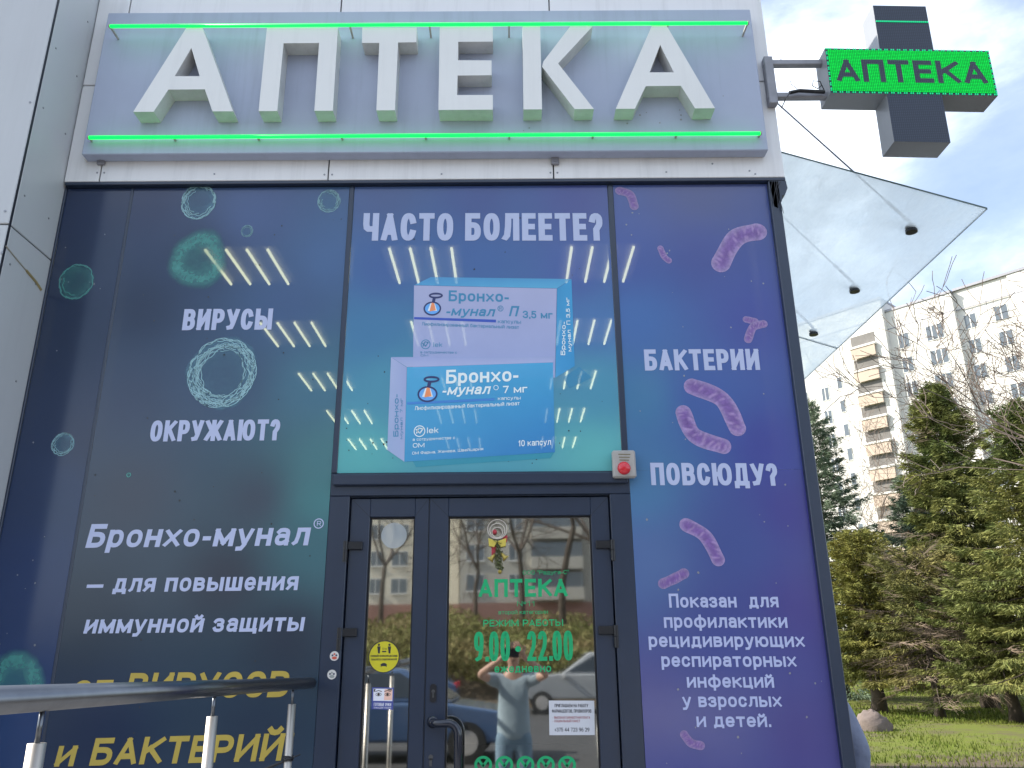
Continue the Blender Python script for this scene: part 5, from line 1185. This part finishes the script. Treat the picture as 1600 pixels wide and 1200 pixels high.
opp_building('apartment_block', 'grey brown block with balconies mirrored in the wide door glass', -4.6, 30, -72, 4.2, 26, pbr('grey_render', (.46, .44, .385, 1), .85, var=.12, scale=.3), [-3.2, .6, 8.4, 12.4, 16, 24, 28], 7, ((4.4, 2.4), (20, 2.4)))
for i, (x, y, h) in enumerate(((2.5, -34, 15), (7.5, -30, 13), (-2.2, -44, 14), (12, -36, 16))):
    tb = bare((x, y, 2.2), h, 60+i, ['slim bare tree across the road straight behind the photographer', 'spreading bare tree across the road behind the van', 'bare tree across the road before the gap between the blocks', 'tall bare tree across the road farthest to the right'][i], .5, .16, 5, rmin=.02); tb['group'] = 'bare trees across the road'
for i, (src, x, y, rz, k) in enumerate(((0, 4.8, -31, 2.1, .85), (1, .6, -37, 4.0, 1.0), (2, 9.8, -33, 1.1, .9), (3, 6.2, -42, 5.2, 1.1), (1, -6.5, -38, .7, .9))):
    r_ = [o for o in bpy.data.objects if o.get('label', '').startswith(['slim bare tree across', 'spreading bare tree across', 'bare tree across the road before', 'tall bare tree across'][src])][0]
    o = r_.copy(); C0.objects.link(o); o.location = (x, y, 2.2); o.rotation_euler.z = rz; o.scale = (k, k, k); o['group'] = 'bare trees across the road'
    o['label'] = ['bare tree across the road just right of the photographer', 'bare tree across the road with its trunk behind the opening hours', 'bare tree across the road third from the right', 'bare tree farthest back across the road', 'bare tree across the road in front of the beige block'][i]
    for ch in list(r_.children): d = ch.copy(); C0.objects.link(d); d.parent = o
rnd = random.Random(77); mb = MB()
for k in range(60000):
    x = rnd.uniform(-22, 24); y = -rnd.uniform(25, 40); zt_ = .9+(-24-y)/22*3.0+.5*abs(math.sin(x*.31)+.5*math.sin(x*.83+1)); p = Vector((x, y, rnd.uniform(.3, 1)*zt_+.4)); d = Vector((rnd.uniform(-1, 1), rnd.uniform(-1, 1), rnd.uniform(-1, 1))).normalized()*.13; q = d.orthogonal().normalized()*.07
    mb.add([p-d, p+q, p+d, p-q], [(0, 1, 2, 3)])
tag(mb.build('hedge_foliage', leafmat('hedge_leaves', (.15, .19, .06, 1), (.24, .18, .10, 1), .3, .25)), 'mixed green and russet bushes across the road mirrored in the door glass', 'bushes', kind='stuff')

# ================================================================== PEOPLE
def skin_body(chains, radii_root, parent, name, mat, sub=2):
    """chains: list of lists of (x,y,z,r); points shared by coordinates"""
    vs = []; rs = []; es = []; idx = {}
    def vid(p):
        k = tuple(round(c, 4) for c in p[:3])
        if k not in idx: idx[k] = len(vs); vs.append(p[:3]); rs.append(p[3] if isinstance(p[3], tuple) else (p[3], p[3]))
        return idx[k]
    for ch in chains:
        for a, b_ in zip(ch[:-1], ch[1:]): es.append((vid(a), vid(b_)))
    me = bpy.data.meshes.new(name); me.from_pydata(vs, es, []); o = bpy.data.objects.new(name, me); C0.objects.link(o)
    sk = o.modifiers.new('skin', 'SKIN'); sk.use_smooth_shade = True
    for i, v in enumerate(me.skin_vertices[0].data): v.radius = rs[i]; v.use_root = (i == 0)
    sb = o.modifiers.new('sub', 'SUBSURF'); sb.levels = sub; sb.render_levels = sub
    bpy.context.view_layer.update(); dg = bpy.context.evaluated_depsgraph_get(); m2 = bpy.data.meshes.new_from_object(o.evaluated_get(dg))
    bpy.data.objects.remove(o); m2.materials.clear(); m2.materials.append(mat); o2 = bpy.data.objects.new(name, m2); C0.objects.link(o2); o2.parent = parent; m2.polygons.foreach_set('use_smooth', [True]*len(m2.polygons))
    return o2
M_skin = pbr('skin', (.45, .28, .21, 1), .5, var=.1); M_jacket = pbr('jacket_grey_blue', (.20, .23, .33, 1), .8, var=.2, scale=10, bump=.5, bscale=18); M_trs = pbr('trousers_dark', (.03, .032, .045, 1), .85, var=.2, bump=.3, bscale=20); M_hair = pbr('hair_brown', (.035, .022, .015, 1), .7, bump=.6, bscale=60); M_tee = pbr('tshirt_light_blue', (.26, .33, .38, 1), .85, var=.12, bump=.4, bscale=14); M_jean = pbr('jeans_pale', (.16, .24, .32, 1), .85, var=.2); M_shoe = pbr('shoe', (.04, .035, .03, 1), .6)
def hand_chains(w, d, side, s=1.0, curl=.25):
    w = Vector(w); d = Vector(d).normalized(); side = Vector(side).normalized(); nrm = d.cross(side); out_ = []
    palm = w+d*.045*s; out_.append([(*w, .026*s), (*palm, (.036*s, .018*s)), (*(w+d*.085*s), (.037*s, .016*s))])
    root = w+d*.085*s
    for k, (off, ln) in enumerate(((-.028, .066), (-.0095, .076), (.0095, .072), (.028, .056))):
        a = root+side*off*s; pts = [root]; dd = d.copy(); p = a
        seq = [(*root, (.037*s, .016*s)), (*a, .0095*s)]
        for j in range(3):
            dd = (dd+nrm*curl*(.7+.3*j)).normalized(); p = p+dd*ln*s/3*1.15; seq.append((*p, (.0088-.0009*j)*s))
        out_.append(seq)
    th = palm-side*.03*s; p1 = th+(d*.5-side*.75+nrm*.3)*.032*s; p2 = p1+(d*.85-side*.3+nrm*.35)*.03*s
    out_.append([(*palm, (.036*s, .018*s)), (*th, .013*s), (*p1, .0115*s), (*p2, .0095*s)])
    return out_
def person(label, loc, rz, top_mat, leg_mat, arms, hgt=1.72, name='person', hair_len=0):
    s = hgt/1.72; t = thing(name, label, 'person', loc, None, rz); V = lambda x, y, z, r: (x*s, y*s, z*s, tuple(q*s for q in r) if isinstance(r, tuple) else r*s)
    pel, wst, chs, nk = V(0, 0, .95, (.140, .100)), V(0, 0, 1.12, (.125, .092)), V(0, 0, 1.30, (.175, .115)), V(0, 0, 1.455, (.065, .06))
    # skin: head, neck, hands and the body under the clothes
    hd = [nk, V(0, .01, 1.52, (.052, .055)), V(0, .02, 1.58, (.068, .078)), V(0, .015, 1.645, (.076, .090)), V(0, .01, 1.70, (.055, .065))]
    ch = [[pel, wst, chs, nk]+hd[1:]]
    for sd in (-1, 1):
        ch.append([pel, V(.09*sd, 0, .88, .085), V(.10*sd, .01, .50, .055), V(.10*sd, -.01, .10, .036), V(.10*sd, .10, .035, .035)])
    hands = []
    for sd in (-1, 1):
        el, wr, hdir = arms[sd]; sh = V(.185*sd, 0, 1.385, .055); e = V(*el, .038); w_ = V(*wr, .026)
        ch.append([chs, V(.10*sd, 0, 1.385, .07), sh, e, w_]); hands.append((w_, hdir, sd))
        dirv = Vector(hdir).normalized(); side = dirv.cross(Vector((0, 1, 0))) if abs(dirv.y) < .8 else Vector((1, 0, 0)); ch += hand_chains(w_[:3], dirv, side*sd, s)
    body = skin_body(ch, None, t, 'body', M_skin)
    f = MB()     # eyes, nose, mouth, ears
    for sd in (-1, 1): f.ball((.031*s*sd, .088*s, 1.63*s), .011*s, 8, (1, .6, .7)); 
    f.ball((0, .094*s, 1.565*s), .02*s, 8, (1.1, .35, .25)); fo = MB(); fo.ball((0, .104*s, 1.60*s), .014*s, 8, (.8, 1.1, 1.5))
    for sd in (-1, 1): fo.ball((.078*s*sd, .005*s, 1.61*s), .02*s, 8, (.4, .8, 1.4))
    local('face_features', f, pbr('eye_dark', (.05, .03, .03, 1), .3), t, smooth=True); local('nose_and_ears', fo, M_skin, t, smooth=True)
    hb = MB(); hb.ball((0, -.008*s, 1.655*s), .095*s, 18, (.93, 1.08, .95)); hv = [v for v in hb.v]
    hb.v = [(v[0], min(v[1], .062*s) if v[2] < 1.67*s else v[1]*.98, max(v[2], 1.57*s-hair_len) if v[1] < .03 else max(v[2], 1.66*s)) for v in hv]; local('hair', hb, M_hair, t, smooth=True)
    j = [[V(0, 0, .82, (.178, .128)), V(0, 0, .90, (.178, .128)), V(0, 0, 1.12, (.168, .124)), V(0, 0, 1.30, (.195, .135)), V(0, 0, 1.44, (.085, .08))]]
    for sd in (-1, 1):
        el, wr, hdir = arms[sd]; e = Vector(el); w_ = Vector(wr); cuff = e+(w_-e)*(.92 if top_mat is M_jacket else .02)
        seq = [V(0, 0, 1.30, (.195, .135)), V(.10*sd, 0, 1.385, .085), V(.185*sd, 0, 1.385, .075), V(*(Vector((.185*sd, 0, 1.385)).lerp(e, .6 if top_mat is not M_jacket else 1.0)), .056 if top_mat is M_jacket else .06)]
        if top_mat is M_jacket: seq.append(V(*cuff, .042))
        j.append(seq)
    skin_body(j, None, t, 'jacket' if top_mat is M_jacket else 'shirt', top_mat)
    l = [[V(0, 0, .93, (.162, .115)), V(0, 0, 1.0, (.150, .108))]]
    for sd in (-1, 1): l.append([V(0, 0, .93, (.162, .115)), V(.095*sd, 0, .80, .102), V(.10*sd, .01, .50, .075), V(.10*sd, -.005, .10, .062)])
    skin_body(l, None, t, 'trousers', leg_mat)
    for sd in (-1, 1):
        g = MB(); g.ball((.10*sd*s, .055*s, .05*s), .05*s, 12, (.95, 2.5, .95)); g.v = [(v[0], v[1], max(v[2], .002)) for v in g.v]; local('shoe', g, M_shoe, t, smooth=True)
    return t
pb = P(1322, 1110, 1.15)
person('person in a grey-blue jacket half hidden behind the building corner, arm hanging', (pb.x-.225, 1.15, .0), R(8), M_jacket, M_trs, {1: ((.285, -.05, 1.10), (.27, .02, .86), (0, .1, -1)), -1: ((-.27, -.05, 1.10), (-.26, .03, .86), (0, .1, -1))}, 1.70)
ph = person('photographer in a pale blue t-shirt and jeans, both arms raised to the phone', (.03, -4.45, 0), 0, M_tee, M_jean, {1: ((.33, .16, 1.44), (.10, .34, 1.60), (-.5, .3, .8)), -1: ((-.33, .16, 1.44), (-.10, .34, 1.60), (.5, .3, .8))}, 1.74)
phn = MB(); phn.box(-.085, -4.055, 1.615, .085, -4.046, 1.70, b=.003); tag(phn.build('phone', M_black), 'black phone held sideways by the photographer', 'phone')
